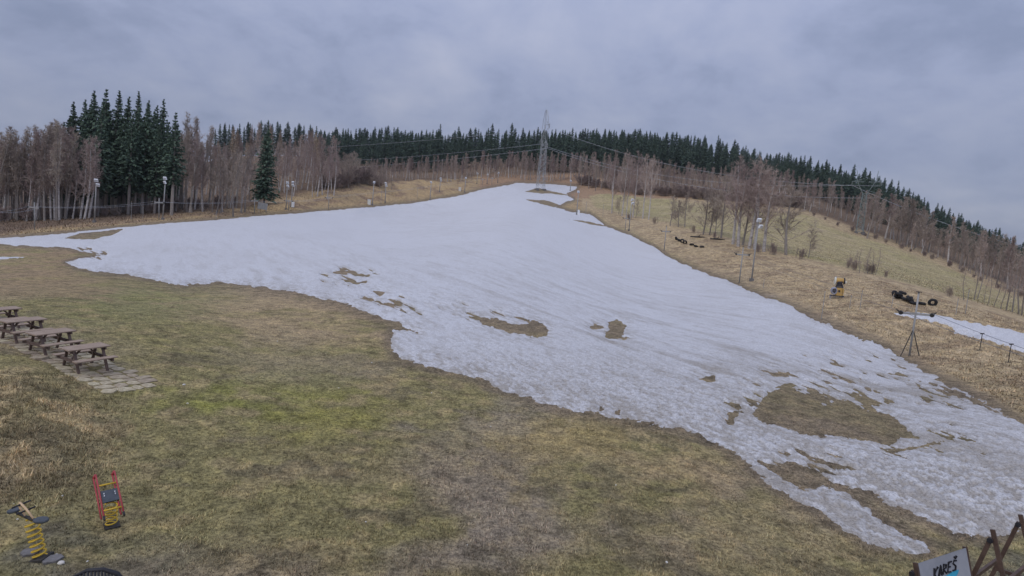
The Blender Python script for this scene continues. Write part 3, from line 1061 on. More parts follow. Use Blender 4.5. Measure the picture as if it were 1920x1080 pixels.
# the wood between those rows, too dense to count
far = KIND['spruce_far'][1]
VV, FF, n0 = [], [], 0
arr = []
for t, c, h0 in far:
    co = np.empty(len(c.vertices) * 3, np.float32)
    c.vertices.foreach_get('co', co)
    arr.append((co.reshape(-1, 3), np.array([tuple(p.vertices) for p in c.polygons], np.int32), h0))
for i in range(640):
    px = U(590, 1930)
    Y = U(318, 440) if px < 1450 else ip(px, [(1450, 300), (1600, 265), (1750, 235), (1930, 215)]) + U(-12, 40)
    p = spot(px, Y)
    h = min(25, height_to(p, ip(px, SK) + U(4, 30)))
    if h < 8:
        continue
    co, fa, h0 = arr[i % 5]
    a = U(0, 6.28)
    s = h / h0
    R_ = np.array([[math.cos(a), -math.sin(a), 0], [math.sin(a), math.cos(a), 0], [0, 0, 1]])
    VV.append(co @ R_.T * s + p)
    FF.append(fa + n0)
    n0 += len(co)
for i in range(230):
    px = 590 + 1340 * (i + U(0, 1)) / 230
    Y = U(445, 520) if px < 1450 else ip(px, [(1450, 345), (1600, 310), (1750, 285), (1930, 265)]) + U(0, 40)
    p = spot(px, Y)
    h = height_to(p, ip(px, SK) + U(4, 24))
    if h < 8:
        continue
    co, fa, h0 = arr[(i % 2) * 4]
    s = h / h0
    VV.append(co * np.array([s * 1.3, s * 1.3, s]) + p - np.array([0, 0, .12 * h]))
    FF.append(fa + n0)
    n0 += len(co)
o = link('ridge_forest', fast_mesh('ridge_forest', np.concatenate(VV), np.concatenate(FF), 3), 'spruce_far')
tag(o, 'dense dark spruce wood filling the ridge behind the birches', 'forest', kind='stuff')
# birch belt under the ridge forest
for i in range(100):
    px = 690 + 400 * (i + U(0, 1)) / 100
    Y = ip(px, [(690, 222), (800, 246), (900, 284), (1000, 285), (1090, 285)]) + U(0, 24)
    plant('birch_far' if i % 3 else 'tall_grey', px, Y, ip(px, [(690, 298), (800, 298), (900, 290), (1090, 287)]) + U(-6, 14), label='reddish birch in the belt below the ridge forest', group='birch belt left of and behind the pylon')
for i in range(96):
    px = 1088 + 400 * (i + U(0, 1)) / 96
    plant('birch_far' if i % 3 else 'tall_grey', px, U(246, 285), ip(px, [(1088, 290), (1150, 288), (1250, 305), (1330, 315), (1488, 325)]) + U(-6, 18), label='reddish birch behind the brushwood above the meadow', group='birches above the meadow')
for i in range(56):
    px = 1088 + 420 * (i + U(0, 1)) / 56
    Y = ip(px, [(1088, 268), (1200, 243), (1340, 234), (1510, 222)]) + U(0, 8)
    plant('shrub', px, Y, h=U(3, 5.2), label='reddish brown brushwood bush along the upper meadow edge', group='brushwood above the meadow', wide=1.25)
for i in range(50):
    px = 1480 + 250 * (i + U(0, 1)) / 50
    Y = ip(px, [(1480, 225), (1600, 205), (1740, 182)]) + U(2, 30)
    plant('birch_far' if i % 2 else 'tall_grey', px, Y, ip(px, [(1480, 330), (1600, 350), (1740, 385)]) + U(-8, 26), label='thin pale birch at the right upper corner of the meadow', group='birches at the right meadow edge')
for i in range(64):
    px = 1680 + 260 * (i + U(0, 1)) / 64
    Y = ip(px, [(1680, 188), (1750, 176), (1860, 153), (1940, 135)]) + U(1, 26)
    plant(('grey', 'tall_grey', 'tall_grey', 'birch_far')[i % 4], px, Y, ip(px, [(1680, 372), (1750, 405), (1860, 445), (1940, 460)]) + U(-8, 40), label='grey leafless tree in the wood edge along the meadow', group='grey trees along the meadow')
for i in range(18):
    px = 1520 + 400 * (i + U(0, 1)) / 18
    Y = ip(px, [(1520, 215), (1600, 198), (1750, 173), (1860, 147), (1940, 130)])
    plant('shrub', px, Y + U(-1, 2), h=U(.9, 2.0), label='low brown bush at the foot of the wood edge', group='bushes at the wood edge')
plant('grey', 1625, None, 358, py=447, label='broad bare tree standing alone before the birches at the meadow top')
# trees between piste and meadow
for px, py, top in [(1147, 400, 300), (1166, 405, 290), (1174, 405, 318), (1186, 408, 292), (1205, 410, 296), (1216, 412, 300)]:
    plant('birch_big', px, None, top, py=py, label='tall white stemmed birch in the small group beyond the upper floodlight', group='birches beyond the upper floodlight', wide=.7)
for px, py, top in [(1256, 424, 368), (1272, 426, 378), (1284, 426, 362), (1192, 409, 375), (1160, 402, 370)]:
    plant('grey_near', px, None, top, py=py, label='small dark bare tree on the strip before the meadow', group='small dark trees before the meadow', wide=.9)
for px, py, top in [(1318, 440, 356), (1330, 441, 360), (1341, 442, 372), (1352, 446, 335), (1392, 460, 340)]:
    plant('grey_near', px, None, top, py=py, label='dark trunked bare tree in the clump beyond the tall floodlight', group='dark trees beyond the tall floodlight', wide=.9)
for px, py, top in [(1374, 458, 305), (1384, 462, 320), (1404, 466, 306), (1414, 468, 318), (1432, 472, 330)]:
    plant('birch_big', px, None, top, py=py, label='tall spreading birch in the clump beyond the tall floodlight', group='birches beyond the tall floodlight', wide=1.15)
plant('grey_near', 1474, None, 352, py=478, label='broad dark bare tree standing by itself at the meadow fence', wide=1.2)
plant('grey_near', 1516, None, 432, py=483, label='small bare tree beside the broad one at the meadow fence', wide=.8)
for px, py, h in [(1592, 503, 1.6), (1604, 507, 1.5), (1625, 512, 1.4), (1636, 514, 1.5), (1448, 478, 2.0), (1500, 486, 1.8), (1180, 412, 1.8), (1228, 420, 1.8),
                  (1300, 436, 1.5), (1340, 447, 1.4), (1420, 473, 1.5), (1780, 556, 1.2), (1660, 520, 1.0)]:
    plant('shrub_near', px, None, h=h, py=py, label='twiggy bare shrub on the fence line under the meadow', group='shrubs on the meadow fence line')
for i, (px, py, top) in enumerate([(1808, 563, 500), (1826, 562, 470), (1832, 560, 462), (1852, 572, 505), (1862, 575, 495), (1875, 579, 500), (1886, 582, 486), (1898, 585, 478), (1912, 590, 470), (1916, 592, 480), (1845, 568, 520), (1612, 512, 468), (1620, 513, 478), (1627, 513, 465), (1634, 514, 470), (1641, 515, 464), (1590, 503, 475), (1600, 506, 480), (1604, 507, 470)]):
    plant('sapling', px, None, top, py=py, label='thin bare sapling in the row at the lower meadow corner' if px > 1700 else 'thin bare sapling in the thicket above the snow gun', group='saplings at the lower meadow corner' if px > 1700 else 'saplings above the snow gun', wide=1.2)


# ------------------------------------------------------------------ power line
def bar(a, b, r, mb):
    mb.tube([a, b], r, 4)


def pylon(p, H, arm_dir, label, lean, wb, arms, thick, mat, vee=False):
    """tapering lattice tower with a ring shaped head and side arms along arm_dir"""
    e = empty('power_pylon', p, math.atan2(arm_dir[1], arm_dir[0]), label, 'pylon', 'lattice pylons')
    e.rotation_euler[1] = 0
    waist = .62 * H
    half = lambda z: wb / 2 * (1 - z / waist) + .055 * H / 2 * (z / waist)
    lv = [-.5] + list(np.linspace(0, waist, 10))
    cn = lambda z, k: np.array([[-1, -1], [1, -1], [1, 1], [-1, 1]][k % 4] + [0]) * half(max(z, 0)) + np.array([0, 0, z])
    for k in range(4):
        m = MB()
        m.tube([cn(z_, k) for z_ in lv], thick, 4)
        m.build('leg', mat, e)
        m = MB()
        m.box(cn(0, k) + np.array([0, 0, .1]), (1.0, 1.0, 1.2))
        m.build('footing', 'concrete', e)
    for k in range(4):
        m = MB()
        for i in range(1, len(lv) - 1):
            bar(cn(lv[i], k), cn(lv[i + 1], k + 1), thick * .55, m)
            bar(cn(lv[i], k + 1), cn(lv[i + 1], k), thick * .55, m)
            bar(cn(lv[i + 1], k), cn(lv[i + 1], k + 1), thick * .45, m)
        m.build('bracing', mat, e)
    hw = half(waist)
    for sx in (-1, 1):
        m = MB()
        path = [(hw * sx, waist), (.075 * H * sx, .78 * H), (.07 * H * sx, .88 * H), (.035 * H * sx, .97 * H), (0, H)]
        if vee:
            path = [(hw * sx, waist), (.08 * H * sx, .72 * H), (.13 * H * sx, .84 * H), (.14 * H * sx, .97 * H)]
        for sy in (-1, 1):
            m.tube([(x_, sy * hw * (1 - .75 * (z_ - waist) / (H - waist)), z_) for x_, z_ in path], thick * .8, 4)
        for (x0, z0), (x1, z1) in zip(path[:-1], path[1:]):
            y0, y1 = [hw * (1 - .75 * (q_ - waist) / (H - waist)) for q_ in (z0, z1)]
            bar((x0, -y0, z0), (x1, y1, z1), thick * .5, m)
            bar((x0, y0, z0), (x1, -y1, z1), thick * .5, m)
            bar((x1, -y1, z1), (x1, y1, z1), thick * .5, m)
        m.build('head_frame', mat, e)
    tips = []
    for sx, ln, fz in arms:
        m = MB()
        zb = fz * H
        tip = np.array([sx * ln, 0, zb])
        for sy in (-1, 1):
            bar((sx * .03 * H, sy * hw * .8, zb), tip, thick * .7, m)
        bar((sx * .03 * H, 0, zb + .05 * H), tip, thick * .7, m)
        m.build('cross_arm', mat, e)
        m = MB()
        q_ = tip - np.array([0, 0, .055 * H])
        m.tube([tip, q_], .09, 6)
        for j in range(6):
            c_ = tip + (q_ - tip) * (.15 + .14 * j)
            m.tube([c_, c_ - np.array([0, 0, .1])], [.22, .16], 8)
        m.build('insulator', mat, e)
        tips.append(np.array(e.matrix_basis @ Vector(q_)))
    bpy.context.view_layer.update()
    return e, tips


pA = ground(1013, 357)
hA = height_to(pA, 208)
hA = min(hA, 40)
eA, tA = pylon(pA, hA, (.25, -1), 'tall steel lattice pylon on the snow at the top of the piste', 0, 3.3, [(1, 6.5, .80), (-1, 6.5, .655), (1, 6.0, .56)], .085, 'steel')
pB = ground(1611, 438)
hB = height_to(pB, 318)
eB, tB = pylon(pB, hB, (.9, -.43), 'smaller greenish lattice pylon before the birches on the right ridge', 0, 2.2, [(1, 4.2, .80), (-1, 4.2, .80), (1, 4.5, .62)], .08, 'steel_green', True)


def cable_obj(name, pts, r, mat, label, cat, group):
    return tag(MB().tube(pts, r, 4).build(name, mat), label, cat, group)


def catenary(a, b, sag, n=24):
    return [a + (b - a) * t - np.array([0, 0, sag * 4 * t * (1 - t)]) for t in np.linspace(0, 1, n)]


wl = ['upper', 'middle', 'lower']
wl_left = [at(380, 282, 345), at(400, 308, 335), at(420, 322, 325)]
for k in range(3):
    cable_obj('power_line', catenary(tA[k], tB[k], 6.0), .042, 'wire', 'pale %s overhead wire running from the pylon towards the right ridge' % wl[k], 'wire', 'overhead wires right of the pylon')
    cable_obj('power_line', catenary(tA[k], wl_left[k], 2.5), .042, 'wire', 'pale %s overhead wire running from the pylon into the left hillside' % wl[k], 'wire', 'overhead wires left of the pylon')
cable_obj('power_line', catenary(tB[1], at(2080, 500, 185), 3.0), .06, 'wire', 'pale overhead wire leaving the greenish pylon towards the meadow wood', 'wire', 'overhead wires beyond the greenish pylon')


# ------------------------------------------------------------------ floodlights
def floodlight(px, py, top, label, group, heads=2, lean=.0, cab=False):
    p = ground(px, py)
    h = min(max(height_to(p, top), 4.5), 11)
    e = empty('floodlight_pole', p, 0, label, 'floodlight', group)
    e.rotation_euler = (0, lean, 0)
    big = 1 + np.hypot(p[0], p[1]) / 260.0
    MB().tube([(0, 0, -.4), (0, 0, h * .5), (0, 0, h)], [.085 * big, .07 * big, .055 * big], 8).build('pole', 'pole_grey', e, True)
    MB().box((0, 0, .12), (.45, .45, .5)).build('footing', 'concrete', e)
    for k in range(heads):
        a = prnd.uniform(-.6, .6)
        R_ = np.array(Matrix.Rotation(a, 3, 'Z') @ Matrix.Rotation(.5, 3, 'X'))
        zc_ = h - .05 - k * .8
        off = R_ @ np.array([(.25 if k else 0), -.22, 0])
        hd = MB().box(np.array([0, 0, zc_]) + off, (.42 * big, .26, .36 * big), R_, .92).build('lamp_head', 'lamp_white', e)
        MB().box(np.array([0, 0, zc_]) + off + R_ @ np.array([0, -.16, 0]), (.36 * big, .02, .3 * big), R_).build('lamp_glass', 'lamp_glass', hd)
        MB().beam((0, 0, zc_), np.array([0, 0, zc_]) + off * .8, .06, .06).build('bracket', 'pole_grey', hd)
    if cab:
        MB().box((.5, -.2, .7), (.6, .45, 1.5)).build('switch_box', 'lamp_white', e)
    return e


FG = 'floodlights along the wooded edge of the piste'
fl = 'slim pole with white floodlight heads on the dry grass strip, '
for i, (px, py, top, lab, nh, ln, cb) in enumerate([
        (177, 417, 337, 'floodlight pole with two white heads standing before the dark spruce clump', 2, .05, False),
        (305, 412, 333, 'floodlight pole with white heads beside a cross armed lift post', 2, .06, False),
        (536, 393, 342, 'taller floodlight pole of the close pair right of the lone spruce', 2, .03, False),
        (546, 388, 341, 'shorter floodlight pole of the close pair, with a white box at its foot', 2, .03, True),
        (698, 385, 341, 'floodlight pole at the snow edge beside a small white cabinet', 1, .03, False),
        (722, 380, 343, 'floodlight pole set back in the dry grass behind the one by the cabinet', 2, .0, False),
        (806, 375, 341, fl + 'before the tall birch belt', 1, .02, False), (824, 360, 334, fl + 'before the tall birch belt', 2, .02, False),
        (871, 361, 333, fl + 'before the tall birch belt', 1, .02, False), (894, 345, 325, fl + 'before the tall birch belt', 1, .02, False),
        (913, 345, 327, fl + 'before the tall birch belt', 1, .02, False), (933, 343, 324, fl + 'before the tall birch belt', 1, .02, False)]):
    floodlight(px, py, top, lab, FG if 'tall birch' not in lab else 'floodlights before the birch belt', nh, ln, cb)
floodlight(1409, 527, 412, 'tall floodlight pole with square white lamp beside the lift post', 'floodlights on the meadow side', 2)
floodlight(1179, 433, 374, 'floodlight pole below the small birch group on the meadow side', 'floodlights on the meadow side', 2)
floodlight(1081, 403, 359, 'floodlight pole with white box at the upper corner of the snow', 'floodlights on the meadow side', 1, 0, True)
floodlight(1069, 358, 339, 'small floodlight pole beyond the snow beside the pylon', 'floodlights on the meadow side', 1)


# ------------------------------------------------------------------ drag lift
def lift_post(px, py, top, label, group, az=0.0, arm=1.0, brace=False, wheel=.13):
    p = ground(px, py)
    h = min(max(height_to(p, top), 2.5), 6.5)
    e = empty('lift_post', p, az, label, 'lift post', group)
    k = 1 + np.hypot(p[0], p[1]) / 300.0
    MB().tube([(0, 0, -.4), (0, 0, h)], [.062 * k, .05 * k], 8).build('post', 'pole_grey', e, True)
    za = h * (.66 if brace else .78)
    MB().beam((-arm, 0, za), (arm, 0, za), .11 * k, .13 * k).build('cross_arm', 'pole_grey', e)
    for sx in (-1, 1):
        w_ = MB().torus((sx * arm, -.09, za + .02), wheel, .05, (1, 0, .1) if not brace else (0, 1, 0), 16, 6).build('sheave', 'dark_iron', e)
        MB().tube([(sx * arm, -.16, za + .02), (sx * arm, .05, za + .02)], wheel * .55, 10).build('hub', 'dark_iron', w_)
        MB().beam((sx * arm, -.04, za), (sx * (arm + .28), -.04, za + .22), .07, .07).build('cable_guard', 'dark_iron', w_)
    MB().box((0, 0, h + .02), (.26, .26, .05)).build('cap', 'dark_iron', e)
    if brace:
        for bx_, by_ in ((-.75, -.25), (.55, -.4)):
            MB().tube([(bx_, by_, -.25), (0, 0, h * .42)], .032, 6).build('brace', 'dark_iron', e)
    bpy.context.view_layer.update()
    return e, [np.array(e.matrix_basis @ Vector((sx * arm, -.09, za + .02 + wheel))) for sx in (-1, 1)]


lg = 'lift posts along the wood'
LP = [lift_post(-30, 440, 385, 'pale lift post at the far end of the line along the leafless wood', lg),
      lift_post(65, 431, 378, 'pale cross armed lift post before the grey leafless wood', lg),
      lift_post(298, 412, 371, 'pale cross armed lift post beside a floodlight pole', lg),
      lift_post(477, 401, 370, 'pale cross armed lift post beside the lone spruce', lg),
      lift_post(541, 395, 372, 'pale cross armed lift post between two floodlight poles', lg),
      lift_post(616, 392, 365, 'pale cross armed lift post on the dry mound before the grey trees', lg),
      lift_post(904, 347, 333, 'tiny far lift post before the birch belt', lg), lift_post(922, 347, 331, 'tiny far lift post before the birch belt', lg)]
for a, b in zip(LP[:-1], LP[1:]):
    for k in range(2):
        cable_obj('lift_cable', catenary(a[1][k], b[1][k], .5, 12), .014, 'wire', 'thin lift cable strung between the cross armed posts before the wood', 'cable', 'lift cables along the wood')
rg = 'lift posts on the meadow side'
RP = [lift_post(1705, 667, 549, 'grey lift post with braces and wheeled cross arm by the white strip of snow', rg, -.15, 1.02, True, .11),
      lift_post(1386, 530, 463, 'grey lift post with cross arm beside the tall floodlight', rg, -.2, .8, False),
      lift_post(1245, 470, 424, 'grey lift post on the dry bank before the tyre pile', rg, -.2, .8, False),
      lift_post(1172, 432, 403, 'short grey lift post beside the floodlight below the birches', rg, -.2, .7, False)]
for a, b in zip(RP[:-1], RP[1:]):
    for k in range(2):
        cable_obj('lift_cable', catenary(a[1][k], b[1][k], .35, 12), .010, 'cable', 'thin dark lift cable along the meadow side of the piste', 'cable', 'lift cables on the meadow side')
endp = at(2120, 718, 22)
c1 = catenary(RP[0][1][1], endp, .15, 14)
c2 = catenary(RP[0][1][0], endp + np.array([-.9, .9, 0.0]), .15, 14)
cable_obj('lift_cable', c1, .014, 'cable', 'near dark lift cable descending over the white strip of snow', 'cable', 'lift cables over the snow strip')
cable_obj('lift_cable', c2, .014, 'cable', 'far dark lift cable descending over the white strip of snow', 'cable', 'lift cables over the snow strip')


def hang(px, cab, label):
    q_ = min((abs(float(project(cab[i] + (cab[i + 1] - cab[i]) * f)[0]) - px), i, f) for i in range(len(cab) - 1) for f in np.linspace(0, 1, 20))
    c_ = cab[q_[1]] + (cab[q_[1] + 1] - cab[q_[1]]) * q_[2]
    e = empty('tow_hanger', c_, .3, label, 'tow bar', 'tow bars on the lift cable')
    MB().tube([(0, 0, .03), (0, 0, -1.0)], .022, 6).build('rod', 'dark_iron', e)
    MB().beam((-.14, 0, .0), (.14, 0, .0), .05, .07).build('clamp', 'dark_iron', e)
    MB().tube([(-.2, 0, -1.0), (.2, 0, -1.0)], .022, 6).build('bar', 'dark_iron', e)


hang(1842, c1, 'tow bar hanging from the cable above the edge of the snow strip')
hang(1897, c1, 'tow bar hanging beside the pale scrap of melted snow')

# thin marker stakes
for px, py, h in [(1540, 598, 2.6), (1593, 577, 1.3), (1612, 580, 1.9), (1431, 540, 1.2), (1075, 378, 3.5), (1098, 402, 4.0), (1130, 406, 4.0), (1672, 575, 1.2), (1792, 590, 1.6), (1810, 588, 2.4),
                  (714, 384, 5), (782, 372, 4), (405, 412, 2), (246, 412, 3.6), (268, 410, 2.5)]:
    p = ground(px, py)
    e = empty('marker_stake', p, 0, 'thin upright marker stake in the dry grass beside the piste', 'stake', 'marker stakes beside the piste')
    k = 1 + np.hypot(p[0], p[1]) / 120
    MB().tube([(0, 0, -.2), (.02, .01, h)], .018 * k, 5).build('stake', 'pole_grey', e)
    MB().tube([(.02, .01, h - .1), (.02, .01, h)], .026 * k, 5).build('cap', 'stake', e)
for px, py, lab in [(692, 383, 'small white hydrant cabinet by a floodlight at the snow edge'), (862, 358, 'small white hydrant cabinet far up the snow edge')]:
    e = empty('hydrant_cabinet', ground(px, py), .2, lab, 'cabinet', 'hydrant cabinets')
    MB().box((0, 0, .6), (.9, .7, 1.5)).build('case', 'lamp_white', e)
    MB().box((0, 0, 1.4), (1.05, .85, .12)).build('lid', 'lamp_white', e)
    MB().box((0, -.36, .65), (.7, .03, 1.1)).build('door', 'gun_cream', e)
e = empty('notice_board', ground(492, 398), .2, 'grey tilted board standing below the lone spruce', 'board')
MB().box((0, 0, 1.5), (2.2, .08, 1.6), np.array(Matrix.Rotation(.12, 3, 'Y'))).build('panel', 'pole_grey', e)
for sx in (-.8, .8):
    MB().tube([(sx, .08, -.3), (sx, .08, 2)], .06, 6).build('post', 'pole_grey', e)

# ------------------------------------------------------------------ snow gun
p = ground(1568, 559)
e = empty('snow_gun', p, -.35, 'yellow fan snow gun on its stand in the dry grass', 'snow gun')
k = height_to(p, 523) / 2.0
e.scale = (k * .85, k * .85, k * 1.12)
MB().box((.18, 0, .62), (.62, .5, .72)).build('control_box', 'gun_yellow', e)
MB().box((.16, -.262, .68), (.2, .03, .22)).build('gauge_panel', 'gun_dark', e)
MB().box((.60, 0, .62), (.12, .46, .66)).build('side_panel', 'gun_yellow', e)
m = MB().beam((-.75, -.3, .22), (.75, -.3, .22), .07, .07).beam((-.75, .3, .22), (.75, .3, .22), .07, .07).beam((-.5, -.3, .22), (-.5, .3, .22), .07, .07).beam((.6, -.3, .22), (.6, .3, .22), .07, .07)
m.build('frame', 'gun_dark', e)
for sx, sy in ((-.7, -.34), (-.7, .34), (.72, -.34), (.72, .34)):
    MB().tube([(sx, sy, -.25), (sx * .9, sy * .8, .3)], .035, 6).build('leg', 'gun_grey', e)
m = MB()
for i in range(4):
    m.torus((-.36, -.24 + i * .16, .66), .27 - .01 * (i % 2), .075, (0, 1, .05), 20, 7)
m.build('hose_coil', 'gun_grey', e, True)
MB().tube([(-.36, -.34, .66), (-.36, .36, .66)], .15, 12).build('reel_drum', 'gun_dark', e)
m = MB().beam((-.18, -.2, 1.0), (-.10, -.2, 1.32), .07, .07).beam((-.18, .2, 1.0), (-.1, .2, 1.32), .07, .07).beam((.5, -.2, 1.0), (.42, -.2, 1.32), .07, .07).beam((.5, .2, 1.0), (.42, .2, 1.32), .07, .07).box((.16, 0, 1.05), (.8, .5, .1)).box((.16, 0, 1.24), (.5, .4, .22))
m.build('cradle', 'gun_dark', e)
br = MB().tube([(-.34, 0, 1.60), (-.1, 0, 1.62), (.42, 0, 1.65), (.55, 0, 1.65)], [.25, .24, .22, .21], 20, False)
br.build('fan_barrel', 'gun_yellow', e, True)
MB().tube([(-.14, -.06, 1.44), (.40, -.06, 1.47)], .2, 14).build('motor', 'gun_dark', e)
ir = MB().torus((-.36, 0, 1.58), .29, .075, (1, 0, .05), 24, 8).build('inlet_ring', 'gun_cream', e, True)
m = MB()
for i in range(5):
    m.tube([(-.38, -.27 + i * .135, 1.34), (-.38, -.27 + i * .135, 1.82)], .012, 4)
m.build('guard', 'gun_dark', ir)
MB().torus((.60, 0, 1.63), .26, .06, (1, 0, .05), 24, 8).build('nozzle_ring', 'gun_dark', e, True)
MB().tube([(.62, -.05, 1.5), (.86, -.05, 1.52)], [.13, .10], 12).build('spotlight', 'gun_cream', e, True)
MB().tube([(-.3, .05, 1.85), (-.28, .05, 1.98)], .06, 8).build('beacon', 'gun_grey', e)

# ------------------------------------------------------------------ tyres
tm = MB().torus((0, 0, 0), .30, .13, (0, 0, 1), 20, 8).mesh('tyre', True)
rimm = MB().torus((0, 0, 0), .185, .03, (0, 0, 1), 18, 6).mesh('bead', True)


def tyre(px, py, dz, rx, ry, s, label, group):
    p = ground(px, py)
    e = empty('tyre', p + np.array([0, 0, dz]), 0, label, 'tyre', group)
    e.rotation_euler = (rx, ry, prnd.uniform(0, 3))
    e.scale = (s, s, s)
    link('tread', tm, 'tyre', e)
    link('bead', rimm, 'black', e)


for t in [(1677, 556, .3, 1.2, .2), (1684, 560, .18, .2, .1), (1684, 561, .45, .3, .5), (1690, 561, .2, .9, 0), (1691, 560, .6, .2, .2), (1698, 565, .2, .3, .1), (1703, 567, .35, 1.1, .4), (1709, 568, .3, 1.2, .3),
          (1712, 570, .12, .2, .1)]:
    tyre(*t, .85, 'old black tyre in the heap on the dry bank right of the snow gun', 'tyre heap right of the snow gun')
tyre(1728, 571, .1, .15, .1, .85, 'black tyre lying flat between the heap and the lift post', 'tyre heap right of the snow gun')
tyre(1748, 573, .3, 1.25, .1, .95, 'black tyre standing on edge just behind the lift post', 'tyre heap right of the snow gun')
for t in [(1268, 450, .3, 1.0, .2), (1273, 453, .3, .3, .2), (1279, 455, .35, 1.2, .1), (1284, 457, .3, .9, .4), (1297, 460, .15, .2, .2), (1305, 463, .15, .2, .2), (1316, 464, .12, .1, .1)]:
    tyre(*t, 1.05, 'old black tyre in the row before the dark trees', 'tyre row before the dark trees')
for px, py, w_, lab in [(1310, 446, 3.5, 'charred dark log lying before the dark trees'), (1345, 450, 3.0, 'charred dark log at the foot of the birch clump')]:
    e = empty('log', ground(px, py), .1, lab, 'log', 'dark logs')
    MB().tube([(-w_ / 2, 0, .15), (0, .1, .22), (w_ / 2, 0, .15)], [.12, .15, .10], 8).build('stem', 'dark_iron', e, True)
    MB().tube([(0, .1, .3), (.4, .2, .7)], [.09, .05], 6).build('stub', 'dark_iron', e, True)

# ------------------------------------------------------------------ paved strip and picnic tables
A_, B_ = ground(245, 722), ground(20, 620)
ax = (B_ - A_)[:2]
LEN = np.linalg.norm(ax) + 5
ax /= np.linalg.norm(ax)
nx = np.array([ax[1], -ax[0]])
if nx[0] < 0:
    nx = -nx
pave = empty('paved_strip', A_)
pave.rotation_euler = (0, 0, 0)
tag(pave, kind='structure')
inv = lambda P: (float(P[0] - A_[0]), float(P[1] - A_[1]), float(P[2] - A_[2]))


def slabm(seed):
    r_ = np.random.default_rng(seed)
    n = 6
    pts = []
    for i in range(n):
        a = 6.283 * (i + r_.uniform(-.25, .25)) / n
        q_ = np.array([math.cos(a), math.sin(a)])
        q_ = q_ / max(abs(q_))
        pts.append(q_ * r_.uniform(.40, .485))
    m = MB()
    for zz, kk in ((-.05, 1.0), (.006, 1.0), (.014, .95)):
        m.v += [(x_[0] * kk, x_[1] * kk, zz) for x_ in pts]
    m.f.append(tuple(range(2 * n, 3 * n)))
    for l_ in range(2):
        for i in range(n):
            j = (i + 1) % n
            m.f.append((l_ * n + i, l_ * n + j, l_ * n + n + j, l_ * n + n + i))
    return m.mesh('slab_stone')


slabs = [slabm(300 + i) for i in range(7)]
s0 = -.55
row = 0
while s0 < LEN:
    ln = prnd.uniform(.28, .46)
    v0 = -1.15 + prnd.uniform(-.08, .08)
    while v0 < .55:
        wd = prnd.uniform(.30, .62)
        xy = A_[:2] + ax * (s0 + ln / 2) + nx * (v0 + wd / 2)
        if prnd.random() > .07:
            o = link('paving_stone', slabs[prnd.randrange(7)], 'stone', pave)
            zz = tz(*xy)
            gx = (tz(xy[0] + .25, xy[1]) - tz(xy[0] - .25, xy[1])) / .5
            gy = (tz(xy[0], xy[1] + .25) - tz(xy[0], xy[1] - .25)) / .5
            nrm = Vector((-gx, -gy, 1)).normalized()
            rot = Vector((0, 0, 1)).rotation_difference(nrm).to_matrix() @ Matrix.Rotation(math.atan2(ax[1], ax[0]) + prnd.uniform(-.05, .05), 3, 'Z')
            o.matrix_basis = Matrix.Translation(inv((xy[0], xy[1], zz + .02))) @ rot.to_4x4() @ Matrix.Diagonal((ln * 1.06, wd * 1.02, 1, 1))
        v0 += wd
    s0 += ln
    row += 1
o = link('paving_stone', slabs[2], 'pale_stone', pave)
q_ = ground(74, 672)
o.matrix_basis = Matrix.Translation(inv(q_ + np.array([0, 0, .05]))) @ Matrix.Rotation(.6, 4, 'Z') @ Matrix.Diagonal((.6, .5, 1.4, 1))


def picnic_table():
    e = empty('picnic_table', (0, 0, 0), 0, 'x', 'picnic table', 'picnic tables on the paved strip')
    W_, Ht = 1.30, .78
    for i in range(5):
        MB().box((0, -.30 + i * .15, Ht), (W_, .138, .04)).build('table_plank', 'wood_brown', e)
    for sy in (-1, 1):
        for j in range(2):
            MB().box((0, sy * (.66 + j * .145), .46), (W_, .135, .04)).build('bench_plank', 'wood_brown', e)
    for sx in (-1, 1):
        x_ = sx * .44
        for sy in (-1, 1):
            MB().beam((x_, sy * .22, Ht - .02), (x_, sy * .58, -.06), .045, .085, (1, 0, 0)).build('leg', 'wood_leg', e)
        MB().beam((x_ + sx * .052, -.86, .385), (x_ + sx * .052, .86, .385), .045, .11).build('bench_beam', 'wood_leg', e)
        MB().beam((x_ + sx * .052, -.36, Ht - .072), (x_ + sx * .052, .36, Ht - .072), .045, .09).build('top_beam', 'wood_leg', e)
        MB().beam((x_, 0, .38), (sx * .1, 0, Ht - .03), .045, .07, (0, 1, 0)).build('brace', 'wood_leg', e)
    return e


pt = picnic_table()
tdir = ground(197, 693) - ground(148, 699)
tang = math.atan2(tdir[1], tdir[0]) + .05
tl = ['picnic table at the open end of the paved strip, nearest the pale slab', 'picnic table standing second from the open end of the paved strip', 'picnic table third along the paved strip from its open end',
      'greyer picnic table fourth along the paved strip, tight against the bank', 'picnic table at the hidden far end of the paved strip']
for i, (px, py) in enumerate([(160, 692), (97, 662), (44, 638), (0, 615), (-42, 597)]):
    t_ = pt if i == 0 else copy_tree(pt)
    p = ground(px, py)
    t_.location = p + np.array([0, 0, .03])
    t_.rotation_euler = (0, math.radians(prnd.uniform(-1, 1)), tang + math.radians(prnd.uniform(-4, 4)))
    t_['label'] = tl[i]

# ------------------------------------------------------------------ playground springers
def helix(turns, R, r, h, n=14, z0=0.0):
    m = MB()
    pts = [(R * math.cos(6.283 * t * turns), R * math.sin(6.283 * t * turns), z0 + h * t) for t in np.linspace(0, 1, int(turns * n))]
    return m.tube(pts, r, 7)


